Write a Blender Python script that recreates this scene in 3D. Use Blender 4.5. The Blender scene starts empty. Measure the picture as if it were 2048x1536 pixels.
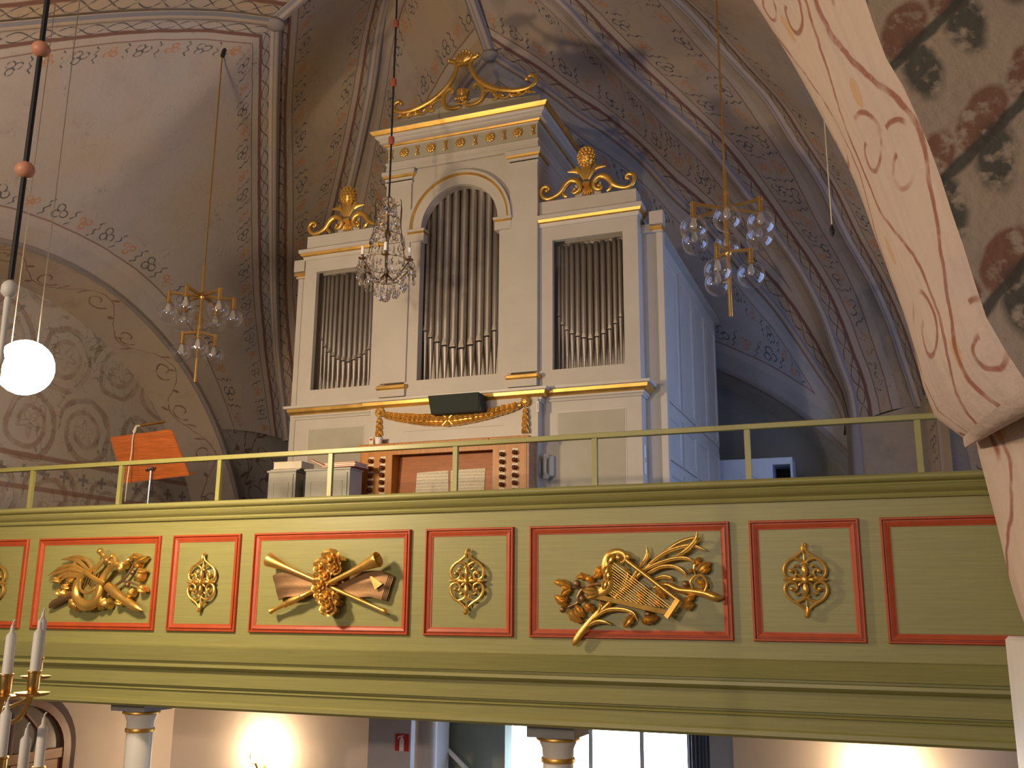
import bpy, bmesh, math, random
from mathutils import Vector, Matrix
random.seed(7)
PI = math.pi
sc = bpy.context.scene
COL = sc.collection

# ------------------------------------------------------------------ camera
YAW, PITCH, ROLL, FPX = math.radians(21.2047), math.radians(13.1735), math.radians(0.4579), 1952.1
_f = Vector((-math.sin(YAW)*math.cos(PITCH), math.cos(YAW)*math.cos(PITCH), math.sin(PITCH)))
_r = Vector((math.cos(YAW), math.sin(YAW), 0)); _u = _r.cross(_f)
CR = _r*math.cos(ROLL)+_u*math.sin(ROLL); CU = -_r*math.sin(ROLL)+_u*math.cos(ROLL); CF = _f
cd = bpy.data.cameras.new('camera'); cam = bpy.data.objects.new('camera', cd); COL.objects.link(cam)
cd.sensor_fit = 'HORIZONTAL'; cd.sensor_width = 36; cd.lens = FPX/2048*36; cd.clip_start = .05; cd.clip_end = 200
cam.matrix_world = Matrix((( CR.x, CU.x, -CF.x, 0), (CR.y, CU.y, -CF.y, 0), (CR.z, CU.z, -CF.z, 0), (0, 0, 0, 1)))
sc.camera = cam

# ------------------------------------------------------------------ world, lamps of the nave, exposure
sc.view_settings.view_transform = 'Standard'; sc.view_settings.look = 'None'
sc.view_settings.gamma = 1; sc.view_settings.use_curve_mapping = False
sc.view_settings.exposure = 0.0
w = bpy.data.worlds.new('world'); sc.world = w; w.use_nodes = True
w.node_tree.nodes['Background'].inputs[0].default_value = (1.0, .76, .56, 1)
w.node_tree.nodes['Background'].inputs[1].default_value = .09
def lamp(name, kind, loc, energy, color, size=.2, target=None, sizey=None):
    l = bpy.data.lights.new(name, kind); l.energy = energy; l.color = color
    o = bpy.data.objects.new(name, l); COL.objects.link(o); o.location = loc
    if kind == 'AREA':
        l.size = size
        if sizey: l.shape = 'RECTANGLE'; l.size_y = sizey
    else: l.shadow_soft_size = size
    if target is not None:
        o.rotation_euler = (Vector(target)-Vector(loc)).to_track_quat('-Z', 'Y').to_euler()
    return o
WARM = (1.0, .66, .36)
lamp('nave_chandelier_light', 'POINT', (-4.8, -5.5, 1.55), 1050, (1.0, .72, .44), .14)
lamp('nave_lamp_light', 'POINT', (-1.2, -4.5, 2.2), 250, (1.0, .76, .52), .2)
lamp('chancel_window_light', 'AREA', (-3.0, -12, 2.5), 260, (.75, .85, 1.0), 2.5, (-3.5, 6, 2), 4)

def at(px, py, Y=None, X=None, Z=None):
    d = CR*((px-1024)/FPX) - CU*((py-768)/FPX) + CF
    k = Y/d.y if Y is not None else (X/d.x if X is not None else Z/d.z)
    return d*k
def crop(ox, oy, s):
    return lambda x, y: (ox+x/s, oy+y/s)

# ------------------------------------------------------------------ materials
def nt(name):
    m = bpy.data.materials.new(name); m.use_nodes = True
    t = m.node_tree; b = t.nodes['Principled BSDF']
    return m, t, b
class E:
    """tiny expression layer over Math nodes"""
    def __init__(s, t): s.t = t
    def m(s, op, a, b=None, c=None, clamp=False):
        n = s.t.nodes.new('ShaderNodeMath'); n.operation = op; n.use_clamp = clamp
        for i, v in enumerate((a, b, c)):
            if v is None: continue
            if isinstance(v, (int, float)): n.inputs[i].default_value = v
            else: s.t.links.new(v, n.inputs[i])
        return n.outputs[0]
    def add(s, a, b): return s.m('ADD', a, b)
    def sub(s, a, b): return s.m('SUBTRACT', a, b)
    def mul(s, a, b): return s.m('MULTIPLY', a, b)
    def mx(s, a, b): return s.m('MAXIMUM', a, b)
    def mn(s, a, b): return s.m('MINIMUM', a, b)
    def lt(s, a, b): return s.m('LESS_THAN', a, b)
    def gt(s, a, b): return s.m('GREATER_THAN', a, b)
    def ab(s, a): return s.m('ABSOLUTE', a)
    def sin(s, a): return s.m('SINE', a)
    def fl(s, a): return s.m('FLOOR', a)
    def fr(s, a): return s.m('FRACT', a)
    def soft(s, d, wdt, e=.003):      # 1 where |d|<wdt
        return s.m('MULTIPLY_ADD', s.ab(d), -1/e, (wdt+e)/e, clamp=True)
    def hyp(s, a, b): return s.m('SQRT', s.add(s.mul(a, a), s.mul(b, b)))
    def attr(s, n):
        a = s.t.nodes.new('ShaderNodeAttribute'); a.attribute_name = n; return a.outputs['Fac']
    def noise(s, scale, detail=4, vec=None, rough=.55):
        n = s.t.nodes.new('ShaderNodeTexNoise'); n.inputs['Scale'].default_value = scale; n.inputs['Detail'].default_value = detail
        n.inputs['Roughness'].default_value = rough
        if vec is None:
            g = s.t.nodes.new('ShaderNodeNewGeometry'); vec = g.outputs['Position']
        s.t.links.new(vec, n.inputs['Vector']); return n.outputs['Fac']
    def mix(s, fac, a, b):
        n = s.t.nodes.new('ShaderNodeMix'); n.data_type = 'RGBA'
        for sock, v in ((n.inputs['Factor'], fac), (n.inputs['A'], a), (n.inputs['B'], b)):
            if isinstance(v, (int, float)): sock.default_value = v
            elif isinstance(v, tuple): sock.default_value = (*v, 1)
            else: s.t.links.new(v, sock)
        return n.outputs['Result']
    def ramp(s, fac, a, b):   # remap a..b -> 0..1
        n = s.t.nodes.new('ShaderNodeMapRange'); n.inputs[1].default_value = a; n.inputs[2].default_value = b
        s.t.links.new(fac, n.inputs[0]); return n.outputs[0]
    def link(s, a, b): s.t.links.new(a, b)
def bump(t, b, height, strength=.2, dist=.01):
    n = t.nodes.new('ShaderNodeBump'); n.inputs['Strength'].default_value = strength; n.inputs['Distance'].default_value = dist
    t.links.new(height, n.inputs['Height']); t.links.new(n.outputs[0], b.inputs['Normal'])
def simple(name, col, rough=.5, metal=0, var=.12, nscale=6, bmp=0, stretch=None, trans=0, ior=1.45, emit=None, es=0, spec=None):
    m, t, b = nt(name); e = E(t)
    b.inputs['Roughness'].default_value = rough; b.inputs['Metallic'].default_value = metal
    if trans: b.inputs['Transmission Weight'].default_value = trans; b.inputs['IOR'].default_value = ior
    if spec is not None: b.inputs['Specular IOR Level'].default_value = spec
    if var:
        vec = None
        g = t.nodes.new('ShaderNodeNewGeometry'); vec = g.outputs['Position']
        if stretch:
            mp = t.nodes.new('ShaderNodeMapping'); mp.inputs['Scale'].default_value = stretch
            t.links.new(vec, mp.inputs['Vector']); vec = mp.outputs[0]
        n = e.noise(nscale, 4, vec)
        c0 = tuple(max(0, c*(1-var)) for c in col); c1 = tuple(min(1, c*(1+var)) for c in col)
        e.link(e.mix(e.ramp(n, .3, .7), c0, c1), b.inputs['Base Color'])
        if bmp: bump(t, b, n, bmp)
    else: b.inputs['Base Color'].default_value = (*col, 1)
    if emit: b.inputs['Emission Color'].default_value = (*emit, 1); b.inputs['Emission Strength'].default_value = es
    return m
M = {}
M['olive'] = simple('olive_paint', (.285, .275, .098), .42, var=.10, nscale=3, stretch=(.7, 1, 22), bmp=.04)
M['olive_rail'] = simple('olive_rail_paint', (.30, .285, .09), .4, var=.06)
M['red'] = simple('red_paint', (.44, .075, .022), .45, var=.10, nscale=9)
M['case'] = simple('grey_beige_paint', (.52, .475, .415), .42, var=.05, nscale=3)
M['casedark'] = simple('green_grey_panel_paint', (.40, .365, .285), .5, var=.05)
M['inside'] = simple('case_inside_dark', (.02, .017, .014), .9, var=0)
M['insidewood'] = simple('case_inside_wood', (.24, .10, .04), .7, var=.2, stretch=(8, 8, 1))
M['pipe'] = simple('tin_pipe_metal', (.44, .395, .355), .48, 1.0, var=.10, nscale=5, stretch=(4, 4, .6))
M['lip'] = simple('pipe_lip_metal', (.72, .64, .54), .35, 1.0, var=.05)
M['slit'] = simple('pipe_mouth_dark', (.01, .01, .01), .9, var=0)
def goldmat(name, col, rough, bs=.25, sc_=40):
    m, t, b = nt(name); e = E(t)
    b.inputs['Metallic'].default_value = .82
    n = e.noise(sc_, 3); n2 = e.noise(7, 3)
    e.link(e.mix(e.ramp(n2, .3, .75), tuple(c*.72 for c in col), col), b.inputs['Base Color'])
    e.link(e.m('MULTIPLY_ADD', n2, .22, rough-.11), b.inputs['Roughness'])
    bump(t, b, n, bs, .004); return m
M['gold'] = goldmat('gilding', (.92, .56, .14), .34)
M['goldflat'] = goldmat('gilding_moulding', (.90, .54, .14), .38, .1)
M['gilt_dull'] = goldmat('dull_bronze_gilding', (.34, .20, .10), .48, .2, 60)
M['brass'] = simple('brass', (.78, .50, .17), .28, 1.0, var=.08)
M['bronze'] = simple('dark_bronze', (.25, .16, .08), .4, 1.0, var=.15)
M['black'] = simple('black_cord', (.012, .012, .014), .6, var=.1)
M['iron'] = simple('black_iron', (.02, .02, .02), .5, .3, var=.1)
M['bead'] = simple('red_brown_bead', (.40, .10, .055), .5, var=.1)
M['ball'] = simple('pink_ball', (.70, .32, .20), .45, var=.1)
M['wire'] = simple('steel_wire', (.55, .47, .36), .4, .8, var=.05)
M['white'] = simple('white_paint', (.78, .76, .73), .45, var=.04)
M['wax'] = simple('white_wax', (.86, .83, .78), .5, var=.03)
M['cream'] = simple('cream_plastic', (.72, .66, .50), .4, var=.03)
M['oak'] = simple('oak_veneer', (.45, .175, .024), .42, var=.20, nscale=4, stretch=(14, 14, 1))
M['oakdark'] = simple('oak_dark_recess', (.36, .115, .022), .45, var=.18, nscale=4, stretch=(2, 14, 14))
M['teak'] = simple('teak_veneer', (.50, .13, .030), .4, var=.28, nscale=4, stretch=(1.2, 6, 26))
M['knob'] = simple('dark_red_wood_knob', (.10, .022, .014), .22, var=.1)
M['paper'] = simple('paper', (.74, .66, .50), .8, var=.05)
M['cover_red'] = simple('red_book_cover', (.40, .06, .05), .5, var=.1)
M['cover_blue'] = simple('dark_blue_book_cover', (.03, .03, .07), .5, var=.1)
M['speaker'] = simple('dark_green_grille', (.018, .026, .018), .8, var=.2, nscale=200)
M['phone'] = simple('grey_plastic', (.50, .48, .43), .35, var=.03)
M['chrome'] = simple('chrome', (.75, .73, .70), .18, 1.0, var=0)
M['cabgrey'] = simple('grey_cabinet_paint', (.40, .39, .33), .5, var=.05)
M['whitecab'] = simple('white_cabinet_paint', (.62, .68, .78), .45, var=.03)
M['glass'] = simple('clear_globe_glass', (1, 1, 1), .0, trans=1.0, ior=1.12, var=0)
def thin_glass(name, tint):
    m, t, b = nt(name); e = E(t); t.nodes.remove(b); out = t.nodes['Material Output']
    tr_ = t.nodes.new('ShaderNodeBsdfTransparent'); tr_.inputs[0].default_value = (*tint, 1)
    gl_ = t.nodes.new('ShaderNodeBsdfGlossy'); gl_.inputs['Roughness'].default_value = .03; gl_.inputs[0].default_value = (1, 1, 1, 1)
    lw_ = t.nodes.new('ShaderNodeLayerWeight'); fc_ = e.m('POWER', lw_.outputs['Facing'], 2.6)
    mx_ = t.nodes.new('ShaderNodeMixShader'); e.link(e.m('MULTIPLY_ADD', fc_, .75, .07, clamp=True), mx_.inputs[0]); e.link(tr_.outputs[0], mx_.inputs[1]); e.link(gl_.outputs[0], mx_.inputs[2])
    e.link(mx_.outputs[0], out.inputs['Surface']); return m
M['glass'] = thin_glass('clear_globe_glass', (.97, .97, .98)); M['bulb'] = thin_glass('clear_bulb_glass', (.92, .92, .92))
M['crystal'] = simple('crystal', (.97, .93, .92), .02, trans=1.0, ior=1.5, var=0)
M['bulb'] = simple('bulb_glass', (.9, .88, .85), .05, trans=.8, ior=1.2, var=0)
M['lampglow'] = simple('floodlight_glare', (1, .95, .85), .4, var=0, emit=(1.0, .76, .50), es=325)  # glow of the ball that stands for the floodlight's glare
M['sconceglow'] = simple('sconce_glow', (1, .95, .85), .4, var=0, emit=(1.0, .70, .40), es=420)
M['daylight'] = simple('daylit_window_pane', (.8, .9, 1), .4, var=0, emit=(.62, .80, 1.0), es=9)
M['daylight_s'] = simple('daylit_side_pane', (.8, .9, 1), .4, var=0, emit=(.28, .48, 1.0), es=4.2)
M['lowwall'] = simple('pinkish_white_plaster', (.72, .65, .61), .9, var=.05, nscale=2)
M['lavender'] = simple('pale_lavender_paint', (.50, .49, .55), .8, var=.03)
M['greenwall'] = simple('grey_green_plaster', (.36, .38, .31), .9, var=.08, nscale=2)
M['darkwood'] = simple('dark_red_brown_wood', (.13, .035, .02), .4, var=.2, stretch=(6, 6, 1))
M['midwood'] = simple('light_brown_wood', (.36, .18, .09), .45, var=.2, stretch=(1, 1, 8))
M['pane'] = simple('dim_door_glass', (.22, .20, .19), .15, var=.1)
M['violet'] = simple('violet_grey_paint', (.12, .09, .115), .8, var=.05)
M['curtain'] = simple('grey_curtain', (.22, .22, .27), .9, var=.15, stretch=(30, 30, .5))
M['signred'] = simple('red_sign', (.50, .012, .02), .4, var=0)
M['signwhite'] = simple('white_sign_print', (.8, .8, .8), .4, var=0)
M['floorwood'] = simple('grey_brown_boards', (.16, .13, .10), .7, var=.2, stretch=(1, 10, 1))
M['strapgrey'] = simple('grey_stone', (.28, .28, .29), .7, var=.08)

# ------- painted plaster with rows of motifs along both edges of a vault cell
def motif_group():
    g = bpy.data.node_groups.new('painted_row', 'ShaderNodeTree')
    for n in ('r', 'v', 'loops'): g.interface.new_socket(n, in_out='INPUT', socket_type='NodeSocketFloat')
    for n in ('dark', 'red', 'orange', 'pale'): g.interface.new_socket(n, in_out='OUTPUT', socket_type='NodeSocketFloat')
    gi = g.nodes.new('NodeGroupInput'); go = g.nodes.new('NodeGroupOutput'); e = E(g)
    r, v, lp = gi.outputs[0], gi.outputs[1], gi.outputs[2]
    per = .31
    vv = e.add(v, e.mul(e.noise(1.3), .10))
    wob = e.mul(e.sub(e.noise(5), .5), .02)
    q = e.m('DIVIDE', vv, per); i = e.fl(q)
    s = e.mul(e.sub(e.fr(q), .5), per)
    s1 = e.mul(e.sub(e.fr(e.add(q, .5)), .5), per)
    wq = e.add(e.sub(r, .455), wob)
    # squiggle
    sq = e.mul(e.soft(e.add(s1, e.add(e.mul(e.sin(e.mul(wq, 78)), .012), e.mul(wq, .22))), .0070), e.lt(e.ab(wq), .105))
    def ring(rad, rr, th, rot):
        d = None
        for k in range(3):
            a = rot+k*2*PI/3
            dd = e.ab(e.sub(e.hyp(e.sub(s, rad*math.sin(a)), e.sub(wq, rad*math.cos(a))), rr))
            d = dd if d is None else e.mn(d, dd)
        return e.soft(d, th)
    odd = e.gt(e.fr(e.mul(i, .5)), .25)
    tre = e.mul(ring(.047, .039, .0055, .3), odd)
    ora = e.mul(ring(.044, .028, .009, PI), e.sub(1, odd))
    brk = e.ramp(e.noise(22, 2), .36, .50)
    # loops between rib and dark line
    lz = e.sub(r, .125)
    w1 = e.mul(e.sin(e.mul(vv, 2*PI/.46)), .052)
    lo = e.mul(e.mx(e.soft(e.sub(lz, w1), .0055), e.soft(e.add(lz, w1), .0055)), lp)
    rw = e.add(r, e.mul(e.sub(e.noise(3.5), .5), .03))
    thick = e.mul(e.soft(e.sub(rw, .205), .018, .012), lp)
    thin = e.soft(e.sub(rw, .325), .0070)
    pale = e.mul(e.soft(e.sub(rw, .265), .045, .01), .8)
    blue = 0
    e.link(e.mx(e.mul(e.mx(sq, tre), brk), e.mul(lo, e.ramp(e.noise(15, 2), .3, .5))), go.inputs['dark'])
    e.link(e.mx(thick, e.mul(thin, .75)), go.inputs['red'])
    e.link(e.mul(ora, e.ramp(e.noise(18, 2), .3, .55)), go.inputs['orange'])
    e.link(pale, go.inputs['pale'])
    return g
ROW = motif_group()
def plaster(e, base, dark, warm, vecscale=1.0):
    n1 = e.noise(.9*vecscale, 5); n2 = e.noise(3.2*vecscale, 6, rough=.65); n3 = e.noise(26, 4)
    c = e.mix(e.ramp(n1, .38, .66), base, warm)
    c = e.mix(e.mul(e.ramp(n2, .52, .78), .55), c, dark)
    return c, n3, n2
def cell_material(name, base, dark, warm, la, lb, rowb=True):
    m, t, b = nt(name); e = E(t)
    c, n3, n2 = plaster(e, base, dark, warm)
    ra, rb, va, vb = (e.attr(x) for x in ('ra', 'rb', 'va', 'vb'))
    closer = e.lt(ra, rb)
    outs = []
    for r, v, lp, on in ((ra, va, la, closer), (rb, vb, lb, e.sub(1, closer))):
        g = t.nodes.new('ShaderNodeGroup'); g.node_tree = ROW
        e.link(r, g.inputs['r']); e.link(v, g.inputs['v']); g.inputs['loops'].default_value = lp
        outs.append([e.mul(g.outputs[k], on) for k in ('dark', 'red', 'orange', 'pale')])
    dk, rd, og, pl = (e.mx(outs[0][k], outs[1][k]) for k in range(4))
    c = e.mix(e.mul(pl, .45), c, (.52, .45, .40))
    c = e.mix(e.mul(og, .75), c, (.50, .20, .06))
    c = e.mix(e.mul(rd, .85), c, (.16, .055, .04))
    c = e.mix(e.mul(dk, .85), c, (.055, .055, .065))
    # hairline cracks
    vr = t.nodes.new('ShaderNodeTexVoronoi'); vr.feature = 'DISTANCE_TO_EDGE'; vr.inputs['Scale'].default_value = 1.9
    g = t.nodes.new('ShaderNodeNewGeometry'); vm = t.nodes.new('ShaderNodeVectorMath'); vm.operation = 'ADD'
    nz = t.nodes.new('ShaderNodeTexNoise'); nz.inputs['Scale'].default_value = 2.5; nz.inputs['Detail'].default_value = 5
    e.link(g.outputs['Position'], nz.inputs['Vector']); e.link(g.outputs['Position'], vm.inputs[0]); e.link(nz.outputs['Color'], vm.inputs[1])
    e.link(vm.outputs[0], vr.inputs['Vector'])
    ck = e.mul(e.lt(vr.outputs['Distance'], .006), e.ramp(e.noise(2.2, 3), .48, .62))
    c = e.mix(e.mul(ck, .45), c, (.12, .09, .08))
    e.link(c, b.inputs['Base Color']); b.inputs['Roughness'].default_value = .92
    bump(t, b, e.add(n3, e.mul(n2, 2)), .25, .012)
    return m
PB, PD, PW = (.385, .315, .26), (.225, .18, .15), (.43, .315, .20)
M['cellLL'] = cell_material('vault_plaster_two_loops', PB, PD, PW, 1, 1)
M['cellL0'] = cell_material('vault_plaster_one_loop', PB, PD, PW, 1, 0)
M['cell00'] = cell_material('vault_plaster_plain', PB, PD, PW, 0, 0)
M['cellN'] = cell_material('vault_plaster_pale', (.435, .395, .40), (.325, .285, .28), (.46, .375, .315), 1, 0)
M['cellW'] = cell_material('vault_plaster_cool', (.37, .36, .36), (.25, .24, .24), (.38, .35, .32), 0, 0)
def rib_material():
    m, t, b = nt('rib_plaster'); e = E(t)
    c, n3, n2 = plaster(e, (.43, .36, .315), (.30, .245, .22), (.46, .355, .26))
    ca = e.attr('ca')
    c = e.mix(e.mul(e.soft(e.sub(e.ab(ca), .78), .14, .05), .8), c, (.17, .18, .23))
    c = e.mix(e.mul(e.soft(ca, .10, .06), .7), c, (.20, .185, .20))
    e.link(c, b.inputs['Base Color']); b.inputs['Roughness'].default_value = .9
    bump(t, b, n3, .3, .01); return m
M['rib'] = rib_material()
def vine_material(name, base, dark, warm, half, per, col, leafcol, oval=None, strength=.8, lines=1):
    """va along, ra across (0..2*half): a scrolling vine with curls and leaves"""
    m, t, b = nt(name); e = E(t)
    c, n3, n2 = plaster(e, base, dark, warm)
    v = e.add(e.attr('va'), e.mul(e.sub(e.noise(1.7), .5), .16)); r = e.add(e.sub(e.attr('ra'), half), e.mul(e.sub(e.noise(2.3), .5), half*.5))
    k = 2*PI/per; tot = None
    for j in range(lines):
        ph = j*2.3; off = (j-(lines-1)/2)*half*.75; amp = half*(.62 if lines == 1 else .30)
        line = e.soft(e.sub(e.sub(r, off), e.mul(e.sin(e.m('MULTIPLY_ADD', v, k, ph)), amp)), .0035+.0018*j, .005)
        # curls: a ring spiral in each half period
        q = e.m('DIVIDE', e.add(v, ph*per/(2*PI)), per/2); i = e.fl(q)
        s = e.mul(e.sub(e.fr(q), .5), per/2); sg = e.m('MULTIPLY_ADD', e.gt(e.fr(e.mul(i, .5)), .25), 2, -1)
        cy = e.add(off, e.mul(sg, -amp*.25 if lines == 1 else amp*.5)); dr = e.sub(r, cy)
        hy = e.hyp(e.mul(s, .9), dr); ang = e.m('ARCTAN2', dr, s)
        rr = e.sub(hy, e.m('MULTIPLY_ADD', ang, half*.055, half*.26))
        curl = e.mul(e.soft(rr, .006 if leafcol else .0045, .006), 1.0 if leafcol else e.ramp(e.noise(3.1, 2), .46, .54))
        x = e.mx(line, curl)
        # leaves: lobes clustered along the vine
        q2 = e.m('DIVIDE', v, per/5); s2 = e.mul(e.sub(e.fr(q2), .5), per/5)
        sg2 = e.m('MULTIPLY_ADD', e.gt(e.fr(e.mul(e.fl(q2), .5)), .25), 2, -1)
        vr = e.sub(e.sub(r, off), e.mul(e.sin(e.m('MULTIPLY_ADD', v, k, ph)), amp))
        lf = e.hyp(e.sub(e.mul(s2, 1.0), e.mul(vr, .6)), e.mul(e.sub(vr, e.mul(sg2, half*.17)), .42))
        x = e.mx(x, e.mul(e.lt(lf, half*.062), .9)) if leafcol else x
        tot = x if tot is None else e.mx(tot, x)
    c2 = c
    if oval:
        q = e.m('DIVIDE', v, per*.37); s = e.mul(e.sub(e.fr(q), .5), per*.37)
        sg = e.m('MULTIPLY_ADD', e.gt(e.fr(e.mul(e.fl(q), .5)), .25), 2, -1)
        dd = e.hyp(e.mul(s, .38), e.sub(r, e.mul(sg, half*.45)))
        c2 = e.mix(e.mul(e.lt(dd, half*.085), .55), c2, oval)
    c2 = e.mix(e.mul(e.mul(tot, e.ramp(e.noise(9, 3), .30, .48)), strength), c2, col)
    e.link(c2, b.inputs['Base Color']); b.inputs['Roughness'].default_value = .92
    if not leafcol:      # long brush streaks in the limewash
        cv = t.nodes.new('ShaderNodeCombineXYZ'); e.link(e.mul(e.attr('ra'), 34), cv.inputs[0]); e.link(e.mul(e.attr('va'), 2.2), cv.inputs[1])
        st = e.noise(1.0, 4, cv.outputs[0]); c3 = e.mix(e.mul(e.ramp(st, .50, .75), .38), c2, (.40, .33, .33)); c3 = e.mix(e.mul(e.ramp(st, .45, .25), .35), c3, (.68, .57, .50))
        e.link(c3, b.inputs['Base Color'])
    bump(t, b, e.add(n3, e.mul(n2, 2)), .4, .014)
    return m
M['archpaint'] = vine_material('arch_painted_plaster', (.585, .475, .44), (.44, .355, .345), (.60, .465, .375), .25, 1.15, (.27, .075, .045), False, (.55, .30, .08), .85, 3)
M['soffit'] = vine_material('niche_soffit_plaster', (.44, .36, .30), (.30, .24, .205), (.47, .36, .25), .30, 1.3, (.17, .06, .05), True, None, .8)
M['scroll'] = None
def scroll_material():
    m, t, b = nt('scrollwork_plaster'); e = E(t)
    c, n3, n2 = plaster(e, (.52, .475, .43), (.38, .335, .30), (.54, .45, .37))
    g = t.nodes.new('ShaderNodeNewGeometry'); nz = t.nodes.new('ShaderNodeTexNoise'); nz.inputs['Scale'].default_value = 1.6
    e.link(g.outputs['Position'], nz.inputs['Vector'])
    vm = t.nodes.new('ShaderNodeVectorMath'); vm.operation = 'MULTIPLY_ADD'; vm.inputs[1].default_value = (.22,)*3
    e.link(nz.outputs['Color'], vm.inputs[0]); e.link(g.outputs['Position'], vm.inputs[2])
    sep = t.nodes.new('ShaderNodeSeparateXYZ'); e.link(vm.outputs[0], sep.inputs[0])
    y, z = sep.outputs['Y'], sep.outputs['Z']
    P = .82
    row = e.fl(e.m('DIVIDE', z, P)); yo = e.add(y, e.mul(row, P*.5))
    qy = e.m('DIVIDE', yo, P)
    s = e.mul(e.sub(e.fr(qy), .5), P); w_ = e.mul(e.sub(e.fr(e.m('DIVIDE', z, P)), .5), P)
    sg = e.m('MULTIPLY_ADD', e.gt(e.fr(e.mul(e.add(e.fl(qy), row), .5)), .25), 2, -1)
    hy = e.hyp(s, w_); ang = e.mul(e.m('ARCTAN2', w_, s), sg)
    ring = None
    for turn in range(2):
        rr = e.sub(hy, e.m('MULTIPLY_ADD', ang, .024, .36-.15*turn))
        x = e.soft(rr, .022, .014)
        ring = x if ring is None else e.mx(ring, x)
    lines = e.soft(e.sub(hy, e.m('MULTIPLY_ADD', ang, .024, .325)), .005, .006)
    lobes = e.mul(e.lt(e.ab(e.sub(hy, e.m('MULTIPLY_ADD', e.sin(e.mul(ang, 5)), .05, .09))), .028), .7)
    f = e.mul(e.mx(ring, lobes), e.ramp(e.noise(5, 4), .25, .60))
    c = e.mix(e.mul(f, .62), c, (.30, .175, .12))
    c = e.mix(e.mul(e.mul(lines, e.ramp(e.noise(7, 3), .35, .6)), .6), c, (.15, .13, .12))
    # squiggly filler lines
    sq = e.noise(6.5, 1); f2 = e.mul(e.soft(e.sub(sq, .5), .012, .008), e.ramp(e.noise(2.5, 2), .45, .55))
    c = e.mix(e.mul(f2, .5), c, (.13, .12, .12))
    # frieze band with crosses near the floor
    pz = t.nodes.new('ShaderNodeSeparateXYZ'); e.link(g.outputs['Position'], pz.inputs[0])
    zz = e.sub(pz.outputs['Z'], 1.42)
    for off, wd in ((.17, .022), (-.17, .022)):
        c = e.mix(e.mul(e.soft(e.sub(zz, off), wd, .01), .7), c, (.28, .12, .08))
    yy = e.mul(e.sub(e.fr(e.m('DIVIDE', pz.outputs['Y'], .28)), .5), .28)
    cr = e.mn(e.mx(e.sub(e.ab(yy), .018), e.sub(e.ab(zz), .07)), e.mx(e.sub(e.ab(yy), .07), e.sub(e.ab(zz), .018)))
    c = e.mix(e.mul(e.lt(cr, 0), .6), c, (.10, .10, .11))
    e.link(c, b.inputs['Base Color']); b.inputs['Roughness'].default_value = .92
    bump(t, b, n3, .25, .012); return m
M['scroll'] = scroll_material()
def leafy_material(name, base, dark, warm, leaf1, leaf2, per, axes=('Y', 'Z')):
    m, t, b = nt(name); e = E(t)
    c, n3, n2 = plaster(e, base, dark, warm)
    v = e.add(e.attr('va'), e.mul(e.sub(e.noise(2.5), .5), .10)); r = e.add(e.attr('ra'), e.mul(e.sub(e.noise(1.8), .5), .12))
    # slanting branches: distance to the nearest of a row of parallel branches
    q = e.m('DIVIDE', e.m('MULTIPLY_ADD', r, .45, v), per)
    d = e.mul(e.sub(e.fr(q), .5), per)                 # signed distance across branch
    i = e.fl(q)
    al = e.add(r, e.mul(i, .07))
    p2 = per*.42
    s = e.mul(e.sub(e.fr(e.m('DIVIDE', al, p2)), .5), p2)
    up = e.hyp(s, e.mul(e.sub(d, per*.17), .55)); dn = e.hyp(e.mul(s, .8), e.mul(e.add(d, per*.16), .8))
    br = e.ramp(e.noise(24, 3), .34, .50)
    lf1 = e.mul(e.ramp(up, p2*.40, p2*.26), br); st = e.soft(d, .012, .012)
    lf2 = e.mul(e.ramp(dn, p2*.42, p2*.34), br)
    c = e.mix(e.mul(lf2, .8), c, leaf2)
    c = e.mix(e.mul(e.mx(lf1, st), .85), c, leaf1)
    e.link(c, b.inputs['Base Color']); b.inputs['Roughness'].default_value = .92
    bump(t, b, e.add(n3, e.mul(n2, 2)), .5, .014); return m
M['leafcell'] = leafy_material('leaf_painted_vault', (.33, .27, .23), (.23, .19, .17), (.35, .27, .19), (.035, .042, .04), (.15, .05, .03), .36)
M['leafwall'] = leafy_material('leaf_painted_wall', (.38, .35, .34), (.27, .25, .25), (.40, .34, .29), (.05, .055, .06), (.07, .05, .05), .30)
M['pierwall'] = vine_material('pier_vine_plaster', (.345, .335, .345), (.24, .22, .225), (.36, .31, .27), .55, .95, (.13, .045, .045), True, None, .85, 2)
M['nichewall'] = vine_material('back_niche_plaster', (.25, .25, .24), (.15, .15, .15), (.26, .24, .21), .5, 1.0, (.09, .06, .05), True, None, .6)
M['whiteplaster'] = simple('white_plaster', (.62, .60, .57), .9, var=.10, nscale=5, bmp=.3)

# ------------------------------------------------------------------ mesh toolkit
def worigin(o):
    p = Vector((0, 0, 0))
    while o is not None: p += o.location; o = o.parent
    return p
def cr_spline(pts, n=6, closed=False):
    """Catmull-Rom through tuples of any length"""
    P = [tuple(p) for p in pts]; out = []
    N = len(P)
    if N < 3: 
        return [tuple(a+(b-a)*k/n for a, b in zip(P[0], P[1])) for k in range(n)]+[P[1]]
    for i in range(N-1):
        p0 = P[i-1] if i else tuple(2*a-b for a, b in zip(P[0], P[1])); p1 = P[i]; p2 = P[i+1]
        p3 = P[i+2] if i+2 < N else tuple(2*a-b for a, b in zip(P[-1], P[-2]))
        for k in range(n):
            t = k/n
            out.append(tuple(.5*((2*b)+(-a+c)*t+(2*a-5*b+4*c-d)*t*t+(-a+3*b-3*c+d)*t**3) for a, b, c, d in zip(p0, p1, p2, p3)))
    out.append(P[-1]); return out
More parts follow.
